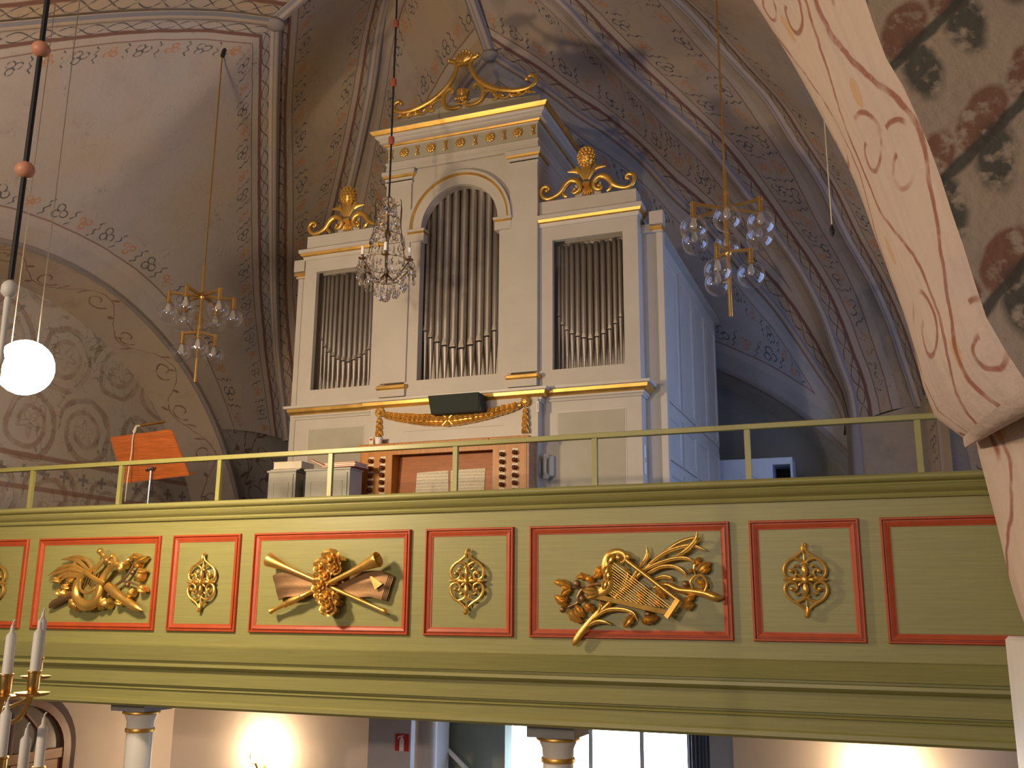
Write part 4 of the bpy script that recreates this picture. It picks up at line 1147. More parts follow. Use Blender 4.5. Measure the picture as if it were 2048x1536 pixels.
# ------------------------------------------------------------------ gilded carvings on the parapet
PY = 5.985
def carving(name, label, x, z, group=None): return thing(name, label, 'carving', (x, PY, z), group)
# --- four open scroll cartouches
cc = crop(820, 1020, 1426/260)
pc = at(*cc(655, 797), Y=PY); Tc = traced(cc, PY, (pc.x, PY, pc.z))
KU = abs(Tc(755, 797)[0])/100; 
def C4(pts): return [(p[0]*KU, p[1]*.000598, p[2]*.00060) for p in pts]
def cartouche(label, x):
    o = carving('scroll_cartouche', label, x, .196, 'gilded cartouches on the narrow panels')
    for su in (1, -1):
        for sv in (1, -1):
            fl_ = lambda l: [(p[0]*su, p[1]*sv, p[2]) for p in l]
            m = MB()
            main = C4([(6, 345, 6), (22, 275, 13), (75, 225, 15), (140, 180, 16), (178, 115, 17), (172, 48, 16), (130, 18, 15), (85, 35, 14), (75, 80, 13), (105, 105, 12), (120, 85, 10)])
            m.stroke(fl_(main), .020, .9, 8, 4); e_ = fl_(main)[-1]; m.ball((e_[0], -.028, e_[1]), .013)
            inner = C4([(140, 185, 8), (90, 205, 13), (40, 190, 14), (15, 165, 12), (30, 145, 10)])
            m.stroke(fl_(inner), .020, .9, 8, 4)
            tw = C4([(105, 120, 6), (75, 140, 11), (50, 120, 10)])
            m.stroke(fl_(tw), .022, .9, 7, 3)
            m.build('scroll', 'gold', o, loc=L0)
    m = MB()
    for sv in (1, -1):
        m.stroke(C4([(0, 25*sv, 16), (0, 85*sv, 30), (0, 130*sv, 22), (8, 160*sv, 6)]), .026, .9, 9, 3)
        m.leaf((.002*sv, .19*sv), (.012*sv, .212*sv), .01, .02, .012)
        m.stroke(C4([(-4*sv, 250*sv, 8), (-8*sv, 300*sv, 18), (2*sv, 348*sv, 5)]), .026, .9, 7, 3)
    for su in (1, -1):
        m.stroke(C4([(20*su, 0, 13), (70*su, 4, 24), (105*su, 0, 8)]), .026, .9, 8, 3)
        m.stroke(C4([(120*su, 0, 10), (165*su, 2, 16), (190*su, 4, 11)]), .024, .9, 7, 3)
        for sv in (1, -1): m.stroke(C4([(12*su, 10*sv, 8), (45*su, 38*sv, 13), (62*su, 55*sv, 5)]), .026, .9, 7, 3)
    m.stroke([(0, -.20, .004), (0, 0, .006), (0, .20, .004)], .016, .8, 6, 3); m.stroke([(-.115, 0, .005), (0, 0, .006), (.115, 0, .005)], .016, .8, 6, 3)
    m.ball((0, -.036, 0), .018, 10, 6, (1, .8, 1.5)); m.build('centre_flower', 'gold', o, loc=L0)
    return o
for lab, k in (('gilded scroll cartouche at the far left edge, beside the lyre panel', 0), ('gilded scroll cartouche between the lyre panel and the trumpet panel', 2), ('gilded scroll cartouche between the trumpet panel and the harp panel', 4), ('gilded scroll cartouche right of the harp panel', 6)):
    cartouche(lab, sum(frames[k])/2)

# --- crossed trumpets
ct = crop(480, 1040, 2048/380)
pt = at(*ct(960, 690), Y=PY-.06); Tt = traced(ct, PY-.06, (pt.x, PY, pt.z))
tro = carving('trumpet_trophy', 'gilded crossed trumpets tied with roses over a brown sheaf of paper', pt.x, pt.z)
kt = .00072
def trumpet(a, b, prof, name, w0, w1):
    A = Tt(*a); B = Tt(*b); A3 = Vector((A[0], -w0, A[1])); B3 = Vector((B[0], -w1, B[1])); L = (B3-A3).length
    m = MB(); m.lathe([(r*kt, h*L) for r, h in prof], A3, B3-A3, 18, True); return m.build(name, 'gold', tro, loc=L0)
tb = trumpet((325, 425), (1575, 995), [(36, .03), (58, .008), (66, 0), (70, .008), (62, .04), (50, .09), (36, .15), (29, .22), (25, .35), (22, .55), (19, .80), (17, .955), (24, .965), (26, .98), (18, .995), (10, 1)], 'trumpet', .085, .05)
tb = trumpet((1530, 425), (315, 990), [(40, .04), (60, .01), (72, 0), (76, .008), (64, .04), (52, .10), (38, .16), (30, .24), (25, .36), (22, .60), (22, .68), (30, .69), (30, .70), (22, .71), (33, .76), (36, .80), (28, .84), (22, .845), (32, .855), (22, .87), (18, .95), (26, .98), (30, .99), (20, 1.0)], 'trumpet', .11, .055)
topc = [(335, 598), (420, 568), (560, 560), (700, 572), (820, 600), (900, 640), (1000, 640), (1100, 600), (1250, 562), (1400, 545), (1500, 548), (1590, 592)]
botc = [(400, 865), (470, 832), (600, 822), (730, 818), (830, 800), (900, 770), (1000, 770), (1100, 815), (1250, 832), (1380, 828), (1460, 848), (1515, 862)]
for j in range(4):
    m = MB(); rows = []; off = 12*j
    tp = cr_spline(topc, 3); bt = cr_spline(botc, 3)
    for i, (p, q) in enumerate(zip(tp, bt)):
        row = []
        for k in range(7):
            s = k/6; x = p[0]+(q[0]-p[0])*s; y = p[1]+(q[1]-p[1])*s
            x += off*max(0, (x-1200)/350)-off*.2*max(0, (700-x)/350); y += off*.35*max(0, (x-1200)/350)
            u, v = Tt(x, y); wv = .040-.007*j+.016*math.sin((i/len(tp))*PI*2.6+.4)*.6+.004*math.sin(k*2.1+i*.1)
            row.append((u, -wv, v))
        rows.append(row)
    m.grid(rows); m.grid([[(a, b+.006, c) for a, b, c in reversed(r)] for r in rows])
    m.grid([rows[-1], [(a, b+.006, c) for a, b, c in rows[-1]]]); m.grid([[r[-1] for r in rows], [(r[-1][0], r[-1][1]+.006, r[-1][2]) for r in rows]])
    m.build('paper_sheet', 'gilt_dull', tro, loc=L0)
fold = [Tt(1380, 580), Tt(1545, 690), Tt(1462, 752)]
m = MB(); m.prism([(fold[0][0], -.052, fold[0][1]), (fold[1][0], -.075, fold[1][1]), (fold[2][0], -.072, fold[2][1])], (0, .004, 0)); m.build('turned_corner', 'brass', tro, False, loc=L0)
for i, (x, y, r) in enumerate(((1010, 430, 95), (905, 505, 75), (1050, 510, 70), (950, 600, 66), (895, 712, 82), (960, 830, 80), (985, 930, 85), (870, 800, 45))):
    u, v = Tt(x, y); MB().rose(u, v, r*kt, .085, i).build('rose', 'gold', tro, loc=L0)
for i, (a, b, wd) in enumerate((((950, 420), (900, 370), 30), ((1050, 400), (1110, 440), 30), ((860, 560), (825, 640), 34), ((1000, 640), (1040, 700), 30), ((840, 760), (815, 700), 26), ((1010, 800), (1085, 850), 40), ((1020, 880), (1085, 900), 32), ((940, 960), (925, 1005), 30), ((1000, 970), (1030, 1000), 30), ((880, 860), (850, 910), 30), ((920, 360), (990, 345), 26))):
    MB().leaf(Tt(*a), Tt(*b), wd*kt, .07, .03).build('rose_leaf', 'gold', tro, loc=L0)

# --- harp with palm and fruit branches
chp = crop(1040, 1020, 2048/460)
ph = at(*chp(990, 650), Y=PY-.06); Th = traced(chp, PY-.06, (ph.x, PY, ph.z)); kh = .00074
har = carving('harp_trophy', 'gilded harp laid over a palm frond and fruit branch', ph.x, ph.z)
def SH(pts): return [Th(p[0], p[1])+((p[2]*kh,) if len(p) == 3 else (p[2]*kh, p[3])) for p in pts]
m = MB(); m.stroke(SH([(462, 1208, 8), (480, 1175, 26), (540, 1085, 30), (640, 965, 30), (760, 850, 28), (900, 715, 26), (1020, 600, 22), (1150, 480, 18), (1280, 370, 15), (1410, 285, 14), (1540, 245, 12), (1600, 265, 5)]), .035, .8, 9, 4); m.build('palm_stalk', 'gold', har, loc=L0)
blades = [
 [(1150, 480, 14), (1280, 385, 19), (1420, 332, 19), (1540, 318, 17), (1645, 358, 4)],
 [(1080, 545, 12), (1230, 475, 18), (1380, 432, 19), (1480, 432, 17), (1562, 468, 5)],
 [(1120, 570, 12), (1250, 508, 17), (1360, 502, 18), (1445, 545, 15), (1492, 610, 4)],
 [(1190, 612, 10), (1270, 592, 18), (1335, 605, 16), (1355, 642, 5)],
 [(1060, 505, 10), (1110, 440, 18), (1132, 380, 14), (1122, 318, 3)],
 [(1390, 415, 10), (1490, 350, 22), (1560, 270, 20), (1578, 195, 4)],
 [(870, 750, 12), (925, 640, 20), (945, 560, 18), (930, 495, 4)],
 [(930, 690, 12), (1010, 590, 18), (1040, 540, 10)],
 [(655, 965, 10), (770, 893, 18), (900, 885, 18), (1000, 918, 15), (1045, 988, 4)],
 [(580, 1040, 10), (680, 995, 20), (750, 1000, 14), (805, 1022, 3)],
 [(690, 920, 8), (715, 850, 17), (692, 782, 3)]]
for i, bl in enumerate(blades):
    m = MB(); m.stroke(SH([p for p in bl]), .045+.004*(i % 3), .55, 8, 4)
    m.stroke(SH([(p[0], p[1], p[2]*.22) for p in bl]), .058+.004*(i % 3), .8, 5, 4)
    m.build('palm_blade', 'gold', har, loc=L0)
m = MB(); m.stroke(SH([(750, 660, 14), (640, 660, 15), (545, 705, 15), (502, 775, 14), (500, 825, 12), (420, 862, 8), (400, 880, 5)]), .03, .9, 8, 4)
m.stroke(SH([(545, 705, 9), (480, 690, 8), (430, 690, 6)]), .03, .9, 7, 3)
m.stroke(SH([(640, 660, 9), (640, 610, 8), (580, 590, 6)]), .03, .9, 7, 3); m.build('fruit_branch', 'gilt_dull', har, loc=L0)
m = MB(); m.stroke(SH([(1180, 690, 14), (1290, 660, 22), (1400, 708, 27), (1530, 722, 30), (1640, 742, 32), (1730, 775, 34), (1805, 780, 5)]), .03, .9, 9, 4)
m.stroke(SH([(1640, 725, 9), (1662, 660, 10), (1625, 590, 11), (1555, 590, 11), (1515, 640, 11), (1535, 700, 9)]), .05, .9, 8, 4)
m.stroke(SH([(1560, 590, 8), (1545, 520, 9), (1560, 450, 6)]), .045, .9, 7, 3); m.build('cut_branch', 'gold', har, loc=L0)
lv = [((440, 690), (282, 635), 38), ((440, 700), (352, 770), 36), ((400, 860), (292, 755), 36), ((420, 790), (330, 800), 26), ((420, 890), (545, 1000), 44), ((480, 850), (560, 960), 40), ((560, 840), (655, 905), 40), ((660, 560), (740, 500), 34), ((640, 600), (740, 540), 30), ((590, 590), (485, 605), 30), ((640, 640), (560, 600), 28), ((600, 740), (680, 770), 40),
      ((1000, 930), (910, 1045), 38), ((1080, 980), (1225, 955), 42), ((1100, 960), (1120, 1025), 30), ((1450, 830), (1550, 755), 30), ((1430, 850), (1545, 840), 44), ((1545, 500), (1590, 415), 28), ((1580, 545), (1690, 465), 40), ((1600, 560), (1690, 520), 24), ((1530, 560), (1500, 520), 26), ((1560, 620), (1650, 690), 34), ((1010, 750), (1110, 760), 34), ((1030, 790), (1100, 820), 30), ((1200, 700), (1290, 790), 36), ((1180, 790), (1260, 860), 30)]
for a, b, wd in lv: MB().leaf(Th(*a), Th(*b), wd*kh, .03, .03, random.uniform(-.1, .1)).build('leaf', 'gold', har, loc=L0)
for x, y, r in ((502, 655, 33), (550, 790, 30), (375, 887, 28), (1472, 660, 29), (1137, 927, 33), (1110, 700, 22), (860, 600, 20)):
    u, v = Th(x, y); MB().ball((u, -.045, v), r*kh, 12, 8).build('fruit', 'gilt_dull', har, loc=L0)
# the harp itself
HW = .095
m = MB(); m.stroke(SH([(640, 755, 20), (720, 745, 40), (790, 690, 46), (800, 600, 42), (782, 500, 44), (812, 415, 42), (872, 378, 34), (930, 392, 28), (948, 440, 24), (915, 468, 18), (888, 440, 12)]), HW, .6, 10, 5)
u, v = Th(900, 428); m.ball((u, -HW-.012, v), .024); u, v = Th(978, 418); m.ball((u, -HW, v), .018); m.build('harp_neck', 'gold', har, loc=L0)
m = MB()
for a, b, wd in (((800, 480), (860, 390), 34), ((800, 500), (770, 600), 30), ((800, 540), (800, 650), 34), ((790, 620), (760, 720), 30), ((720, 740), (580, 720), 40), ((720, 750), (610, 780), 30)): m.leaf(Th(*a), Th(*b), wd*kh, HW+.014, .018)
m.build('carved_leaves', 'gold', har, loc=L0)
def bar(a, b, hwid, w, dep, name, tilt=0):
    A = Th(*a); B = Th(*b); d = Vector((B[0]-A[0], 0, B[1]-A[1])); n_ = Vector((-d.z, 0, d.x)).normalized()
    m = MB(); m.obox(((A[0]+B[0])/2, -w, (A[1]+B[1])/2), d/2, n_*hwid*kh+Vector((0, tilt*hwid*kh, 0)), (0, dep, 0)); return m.build(name, 'gold', har, False, loc=L0)
bar((650, 760), (1330, 915), 19, HW-.01, .024, 'soundboard', .35)
bar((1425, 795), (1318, 955), 20, HW, .030, 'harp_foot', -.3)
m = MB(); a, b = Th(955, 448), Th(1412, 800); m.tube([(a[0], -HW, a[1]), (b[0], -HW, b[1])], [.013, .015], 10); m.build('pillar', 'gold', har, loc=L0)
for k in range(13):
    q = k/12; a = Th(842-52*q**.8, 468+265*q); b = Th(1375-470*q, 880-75*q*.9)
    MB().tube([(a[0], -HW-.004, a[1]), (b[0], -HW-.004, b[1])], .0022, 5).build('string', 'goldflat', har, loc=L0)

# --- lyre with palm, horn and branches
cl = crop(0, 1040, 2048/500)
plr = at(*cl(780, 520), Y=PY-.06); Tl = traced(cl, PY-.06, (plr.x, PY, plr.z)); kl = .00088
lyr = carving('lyre_trophy', 'gilded lyre with palm, leafy branches and cut horns, leftmost large carving', plr.x, plr.z)
def SL(pts): return [Tl(p[0], p[1])+(p[2]*kl,) for p in pts]
for nm, pts, w_ in (('lyre_arm', [(835, 262, 22), (862, 300, 22), (850, 345, 22), (795, 398, 24), (735, 425, 26), (680, 470, 30), (640, 545, 34), (640, 630, 40), (690, 690, 46), (750, 700, 46), (800, 660, 44), (830, 590, 40), (850, 500, 32), (890, 425, 28), (950, 370, 26), (1000, 372, 24), (1010, 400, 18)], .08),):
    m = MB(); m.stroke(SL(pts), w_, .8, 10, 5); u, v = Tl(838, 258); m.ball((u, -w_, v), .027); u, v = Tl(1000, 400); m.ball((u, -w_, v), .024); m.build(nm, 'gold', lyr, loc=L0)
m = MB(); m.stroke(SL([(860, 300, 14), (905, 315, 24), (950, 290, 20), (965, 345, 22), (910, 385, 18)]), .09, .8, 8, 4)
for x, y in ((905, 330), (950, 300), (930, 350)): u, v = Tl(x, y); m.ball((u, -.1, v), .018)
m.build('top_knot', 'gold', lyr, loc=L0)
m = MB(); m.stroke(SL([(735, 430, 20), (800, 480, 22), (880, 525, 22)]), .10, .8, 8, 3); m.build('crossbar', 'gold', lyr, loc=L0)
m = MB(); m.stroke(SL([(690, 500, 12), (690, 570, 14), (740, 600, 14), (800, 570, 14), (810, 545, 10)]), .10, .8, 8, 3); m.build('lyre_frame', 'gold', lyr, loc=L0)
for k in range(6):
    a = Tl(770+18*k, 400+10*k); b = Tl(715+16*k, 560+8*k); MB().tube([(a[0], -.1, a[1]), (b[0], -.1, b[1])], .0025, 5).build('string', 'goldflat', lyr, loc=L0)
for i, pts in enumerate(([(720, 420, 16), (640, 345, 20), (560, 318, 16), (490, 322, 4)], [(700, 430, 14), (600, 375, 18), (490, 390, 16), (385, 455, 4)], [(690, 440, 14), (590, 405, 18), (480, 425, 16), (400, 470, 4)], [(680, 450, 12), (590, 440, 18), (500, 450, 16), (430, 500, 4)], [(740, 400, 14), (700, 330, 18), (630, 300, 14), (560, 300, 4)], [(650, 470, 12), (580, 460, 16), (520, 470, 12), (470, 520, 5)], [(560, 500, 10), (550, 430, 16), (590, 360, 14), (640, 320, 5)])):
    m = MB(); m.stroke(SL(pts), .045+.004*(i % 3), .55, 8, 4); m.build('palm_blade', 'gold', lyr, loc=L0)
m = MB(); m.stroke(SL([(385, 722, 6), (415, 690, 30), (480, 655, 30), (560, 620, 28), (620, 590, 24)]), .04, .9, 9, 4); m.build('cut_branch', 'gilt_dull', lyr, loc=L0)
m = MB(); m.stroke(SL([(880, 540, 40), (950, 600, 42), (1020, 655, 38), (1090, 700, 36), (1130, 722, 28), (1165, 742, 6)]), .06, .9, 10, 4); m.build('horn', 'gold', lyr, loc=L0)
m = MB(); m.stroke(SL([(900, 560, 12), (990, 500, 13), (1050, 430, 12), (1090, 360, 9)]), .05, .9, 8, 4); m.stroke(SL([(990, 500, 9), (1060, 510, 9), (1130, 540, 7)]), .05, .9, 7, 3); m.build('leafy_branch', 'gilt_dull', lyr, loc=L0)
for a, b, wd in (((1090, 360), (1195, 300), 34), ((1080, 340), (1060, 295), 34), ((1100, 380), (1150, 360), 26), ((1120, 410), (1185, 425), 28), ((1160, 430), (1120, 510), 30), ((1130, 540), (1185, 590), 34), ((1090, 560), (1050, 640), 30), ((1080, 300), (1130, 300), 30), ((1020, 330), (1010, 400), 26), ((880, 640), (880, 730), 34), ((860, 640), (800, 735), 40), ((620, 640), (560, 720), 40), ((640, 660), (600, 748), 44), ((680, 690), (650, 745), 36), ((500, 620), (470, 560), 30), ((520, 640), (530, 560), 28), ((480, 500), (420, 480), 28), ((540, 530), (600, 480), 30), ((940, 660), (1000, 690), 30), ((560, 560), (500, 530), 26)):
    MB().leaf(Tl(*a), Tl(*b), wd*kl, .05, .03).build('leaf', 'gold', lyr, loc=L0)
for x, y, r in ((1085, 430, 24), (1040, 530, 24), (1070, 330, 22), (890, 610, 20)):
    u, v = Tl(x, y); MB().ball((u, -.055, v), r*kl, 12, 8).build('fruit', 'gilt_dull', lyr, loc=L0)

# ------------------------------------------------------------------ THINGS ON THE GALLERY
def poly_plate(pts, thick, name, mat, parent, nrm=None):
    """plate with thickness from a planar outline of world points"""
    P = [Vector(p) for p in pts]; n_ = (P[1]-P[0]).cross(P[2]-P[0]).normalized()
    m = MB(); m.prism(P, n_*thick); return m.build(name, mat, parent, False)
# music stand
SY = 7.15
ms = thing('music_stand', 'teak music stand on a chrome pole with clip lamp, left of the organ', 'music stand', at(291, 1030, Y=SY)*1.0)
tl, tr_, br, bl = at(222, 874, Y=SY-.10), at(344, 858, Y=SY-.10), at(380, 950, Y=SY+.06), at(250, 966, Y=SY+.06)
out = []
cs = [tl, tr_, br, bl]
for i, c in enumerate(cs):
    p, n_ = cs[i-1], cs[(i+1) % 4]
    a = c+(p-c).normalized()*.035; b = c+(n_-c).normalized()*.035
    if i < 2:
        for k in range(5):
            t = k/4; out.append(a*(1-t)**2+c*2*t*(1-t)+b*t*t)
    else: out.append(c)
poly_plate(out, -.014, 'desk_board', 'teak', ms)
lip0, lip1 = bl.lerp(tl, .02), br.lerp(tr_, .02); nrm = (tr_-tl).cross(bl-tl).normalized()
if nrm.y < 0: nrm = -nrm
m = MB(); m.obox((lip0+lip1)/2+nrm*.03, (lip1-lip0)*.5, nrm*.035, Vector((0, 0, .006))); m.build('desk_lip', 'teak', ms, False)
jt = at(302, 937, Y=SY-.02)
m = MB(); m.ball(tuple(jt), .030, 10, 6, (1.4, .7, .7)); m.tube([jt+Vector((-.05, -.01, -.015)), jt+Vector((.05, -.01, .01))], .009, 8); m.build('tilt_joint', 'chrome', ms)
base = Vector((jt.x, jt.y, FZ))
m = MB(); m.tube([jt, Vector((jt.x, jt.y, FZ+.25))], .010, 10); m.build('pole', 'chrome', ms)
for k in range(3):
    a = 2*PI*k/3+.4; MB().tube([base+Vector((0, 0, .28)), base+Vector((math.cos(a)*.12, math.sin(a)*.12, .18)), base+Vector((math.cos(a)*.26, math.sin(a)*.26, .012))], .008, 6).build('leg', 'chrome', ms)
l0, l1 = at(282, 851, Y=SY-.16), at(330, 843, Y=SY-.16)
m = MB(); m.tube([l0, l1], .014, 10); sh = m.build('lamp_tube', 'brass', ms)
m = MB(); m.tube([at(268, 864, Y=SY-.12), at(273, 852, Y=SY-.14), l0], [.016, .010, .006], 8); m.build('lamp_clip', 'cream', ms)
m = MB(); m.tube(cr_spline([tuple(at(x, y, Y=SY-.13)) for x, y in ((268, 862), (265, 880), (263, 905), (258, 935), (254, 965), (250, 1003))], 4), .005, 6); m.build('lamp_cord', 'cream', ms)
# low cupboards with books beside the console
def cupboard(label, pxl, pxr, pyt, Y0, depth, side):
    a, b = at(pxl, pyt, Y=Y0), at(pxr, pyt, Y=Y0); x0, x1, z1 = a.x, b.x, a.z
    o = thing('low_cupboard', label, 'cupboard', ((x0+x1)/2, Y0, FZ), 'low grey cupboards by the console')
    MB().box(x0, x1, Y0, Y0+depth, FZ, z1).build('body', 'cabgrey', o, False)
    MB().bbox(x0-.012, x1+.012, Y0-.014, Y0+depth, z1, z1+.018, .003).build('top', 'cabgrey', o, False)
    d = MB().box(x0+.02, x1-.02, Y0-.012, Y0, FZ+.06, z1-.02).build('door', 'cabgrey', o, False)
    m = MB(); xx0, xx1, zz0, zz1 = x0+.06, x1-.06, FZ+.12, z1-.09
    for p in ((xx0, xx1, zz1-.006, zz1), (xx0, xx1, zz0, zz0+.006), (xx0, xx0+.006, zz0, zz1), (xx1-.006, xx1, zz0, zz1)): m.box(p[0], p[1], Y0-.016, Y0-.012, p[2], p[3])
    m.build('door_moulding', 'casedark', d, False)
    return x0, x1, z1+.018
cx0, cx1, cz = cupboard('narrow grey cupboard under a thick white book', 538, 592, 946, 7.05, .26, 0)
dx0, dx1, dz = cupboard('wider grey cupboard under a flat pile of red books', 612, 700, 943, 7.05, .20, 1)
MB_ = MB
bk = thing('dark_binder', 'row of dark files standing between the two grey cupboards', 'binder', ((cx1+dx0)/2, 7.2, FZ))
MB().box(cx1+.02, dx0-.02, 7.14, 7.4, FZ, cz-.07).build('files', 'black', bk, False)
MB().box(cx1+.03, dx0-.06, 7.12, 7.14, FZ, cz-.24).build('papers', 'paper', bk, False)
def book(label, x0, x1, y0, y1, z0, th, cover, rot=0, tilt=0):
    o = thing('book', label, 'book', ((x0+x1)/2, (y0+y1)/2, z0), 'books lying on the cupboards', (tilt, 0, rot))
    hx, hy = (x1-x0)/2, (y1-y0)/2; c = min(.004, th*.2)
    for nm, z_, t_ in (('cover', 0, c), ('cover', th-c, c)):
        m = MB(); m.box(-hx, hx, -hy, hy, z_, z_+t_); m.build(nm, cover, o, False, loc=(0, 0, 0))
    m = MB(); m.box(-hx+.004, hx-.004, -hy+.004, hy-.004, c, th-c); m.build('pages', 'paper', o, False, loc=(0, 0, 0))
    return o
wt = .055
book('thin dark blue book under the thick white book', cx0+.0, cx1+.03, 7.06, 7.29, cz, .012, 'cover_blue')
book('thick white book on the narrow cupboard', cx0+.03, cx1+.035, 7.06, 7.28, cz+.0125, .062, 'paper', .05)
rb = book('red folder leaning slantwise behind the white book', cx1-.06, dx0+.20, 7.36, 7.40, cz-.01, .02, 'cover_red'); rb.rotation_euler = (0, .42, 0); rb.location = ((cx1+dx0)/2+.06, 7.36, cz+.045)
book('lowest red book of the flat pile', dx0+.17, dx1+.07, 7.02, 7.24, dz+.001, .016, 'cover_red', -.05)
book('middle white book of the flat pile', dx0+.19, dx1+.05, 7.03, 7.24, dz+.018, .014, 'paper', .06)
book('topmost red book of the flat pile', dx0+.18, dx1+.05, 7.03, 7.25, dz+.0325, .014, 'cover_red', .02)
# open sheet music
mz0 = .78
sm = thing('sheet_music', 'open music score on the console desk', 'sheet music', (OX-.135, KY+.10, mz0))
def music_mat():
    m, t, b = nt('printed_staves'); e = E(t)
    co = t.nodes.new('ShaderNodeTexCoord'); sp = t.nodes.new('ShaderNodeSeparateXYZ'); e.link(co.outputs['Object'], sp.inputs[0])
    z = sp.outputs['Z']; x = sp.outputs['X']
    st = e.fr(e.m('DIVIDE', z, .028)); line = e.mul(e.lt(e.fr(e.mul(st, 8)), .3), e.lt(st, .62))
    nt_ = e.mul(e.lt(st, .7), e.gt(e.noise(160, 1), .58))
    f = e.mul(e.mx(line, nt_), .55)
    e.link(e.mix(f, (.76, .68, .52), (.10, .09, .08)), b.inputs['Base Color']); b.inputs['Roughness'].default_value = .8
    return m
M['music'] = music_mat()
for nm, pa, pb, pc_, pd in (('page', (828, 992), (898, 990), (897, 941), (834, 946)), ('page', (900, 990), (965, 986), (971, 936), (902, 941))):
    pts = []
    for (x, y), Yq in zip((pa, pb, pc_, pd), (KY+.075, KY+.085, KY+.125, KY+.115)): pts.append(at(x, y, Y=Yq))
    lowz = Vector((0, 0, -.22))
    pts[0] += lowz*.9; pts[1] += lowz*.9
    rows = [[pts[0].lerp(pts[1], k/6).lerp(pts[3].lerp(pts[2], k/6), j/6)+Vector((0, -.012*math.sin(PI*k/6), 0)) for k in range(7)] for j in range(7)]
    m = MB(); m.grid(rows); m.grid([[p+Vector((0, .006, 0)) for p in reversed(r)] for r in rows]); m.build(nm, 'music', sm)
# pot, box on the console
zt_ = 1.416
p = at(757, 884, Y=KY+.08); pot = thing('white_pot', 'small white pot on the console top', 'pot', (p.x, KY+.08, zt_))
MB().lathe([(.024, .0), (.027, .004), (.034, .060), (.037, .062), (.037, .072), (.033, .072), (.030, .060), (.024, .01)], (p.x, KY+.08, zt_), n=16).build('bowl', 'white', pot)
p = at(743, 884, Y=KY+.1); dv = thing('thermostat_box', 'small cream box with red display beside the white pot', 'thermostat', (p.x, KY+.11, zt_))
MB().bbox(p.x-.020, p.x+.020, KY+.095, KY+.12, zt_, zt_+.085, .003).build('housing', 'cream', dv, False)
MB().box(p.x-.012, p.x+.012, KY+.092, KY+.0955, zt_+.055, zt_+.072).build('display', 'signred', dv, False)
# speaker under the cornice
s0, s1 = at(856, 789, Y=7.38), at(960, 826, Y=7.38)
spk = thing('loudspeaker', 'dark green loudspeaker box hung on the cornice above the garland', 'loudspeaker', ((s0.x+s1.x)/2, 7.45, s1.z))
m = MB(); zt2, zb2 = at(905, 788, Y=7.38).z, at(905, 824, Y=7.38).z
m.prism([(s0.x, 7.38, zt2), (s0.x+.02, 7.41, zb2), (s0.x+.02, 7.515, zb2), (s0.x, 7.515, zt2)], (s1.x-s0.x-.02, 0, 0)); m.build('cabinet', 'speaker', spk, False)
m = MB(); m.obox(((s0.x+s1.x)/2, 7.392, (zt2+zb2)/2), ((s1.x-s0.x)*.46, 0, 0), (0, .003, 0), (0, -.013, (zt2-zb2)*.44)); m.build('grille', 'speaker', spk, False)
for q in (.2, .8):
    MB().box(s0.x+(s1.x-s0.x)*q-.006, s0.x+(s1.x-s0.x)*q+.006, 7.47, 7.49, zt2-.002, zt2+.02).build('bracket', 'white', spk, False)
# wall phone
p0 = at(1097, 934, Y=7.66); ph_ = thing('wall_telephone', 'grey wall telephone with handset beside the console', 'telephone', (p0.x, 7.70, p0.z-.11))
MB().bbox(p0.x-.045, p0.x+.045, 7.645, 7.70, p0.z-.085, p0.z+.10, .012).build('body', 'phone', ph_)
hx = p0.x-.008
m = MB(); m.tube(cr_spline([(hx, 7.625, p0.z+.085), (hx, 7.600, p0.z+.06), (hx, 7.592, p0.z), (hx, 7.600, p0.z-.06), (hx, 7.625, p0.z-.085)], 5), .013, 10); m.build('handset', 'phone', ph_)
for dz_ in (.085, -.085):
    m = MB(); m.lathe([(.024, 0), (.026, .012), (.020, .028)], (hx, 7.64, p0.z+dz_), (0, -1, 0), 14); m.build('earpiece' if dz_ > 0 else 'mouthpiece', 'phone', ph_)
m = MB(); m.tube([(hx+.006*math.cos(k*1.6)+(.028 if k > 30 else 0)*0, 7.63+.006*math.sin(k*1.6), p0.z-.10-.003*k) for k in range(40)], .0025, 5); m.build('cord', 'phone', ph_)
# small white strips on the case
q = at(1075, 813, Y=7.57); st1 = thing('thermometer', 'small white thermometer strip right of the garland rosette', 'thermometer', (q.x, 7.578, q.z-.04))
MB().bbox(q.x-.011, q.x+.011, 7.571, 7.578, q.z-.045, q.z+.045, .002).build('plate', 'white', st1, False); MB().box(q.x-.002, q.x+.002, 7.569, 7.571, q.z-.03, q.z+.03).build('scale', 'strapgrey', st1, False)
xs = OX+1.66; q = at(1289, 920, X=xs); st2 = thing('switch_plate', 'tall white switch plate on the right side of the organ case', 'switch', (xs+.004, q.y, q.z-.1))
MB().box(xs+.001, xs+.008, q.y-.03, q.y+.03, q.z-.12, q.z+.12).build('plate', 'white', st2, False); MB().box(xs+.008, xs+.013, q.y-.01, q.y+.01, q.z-.02, q.z+.02).build('switch', 'phone', st2, False)
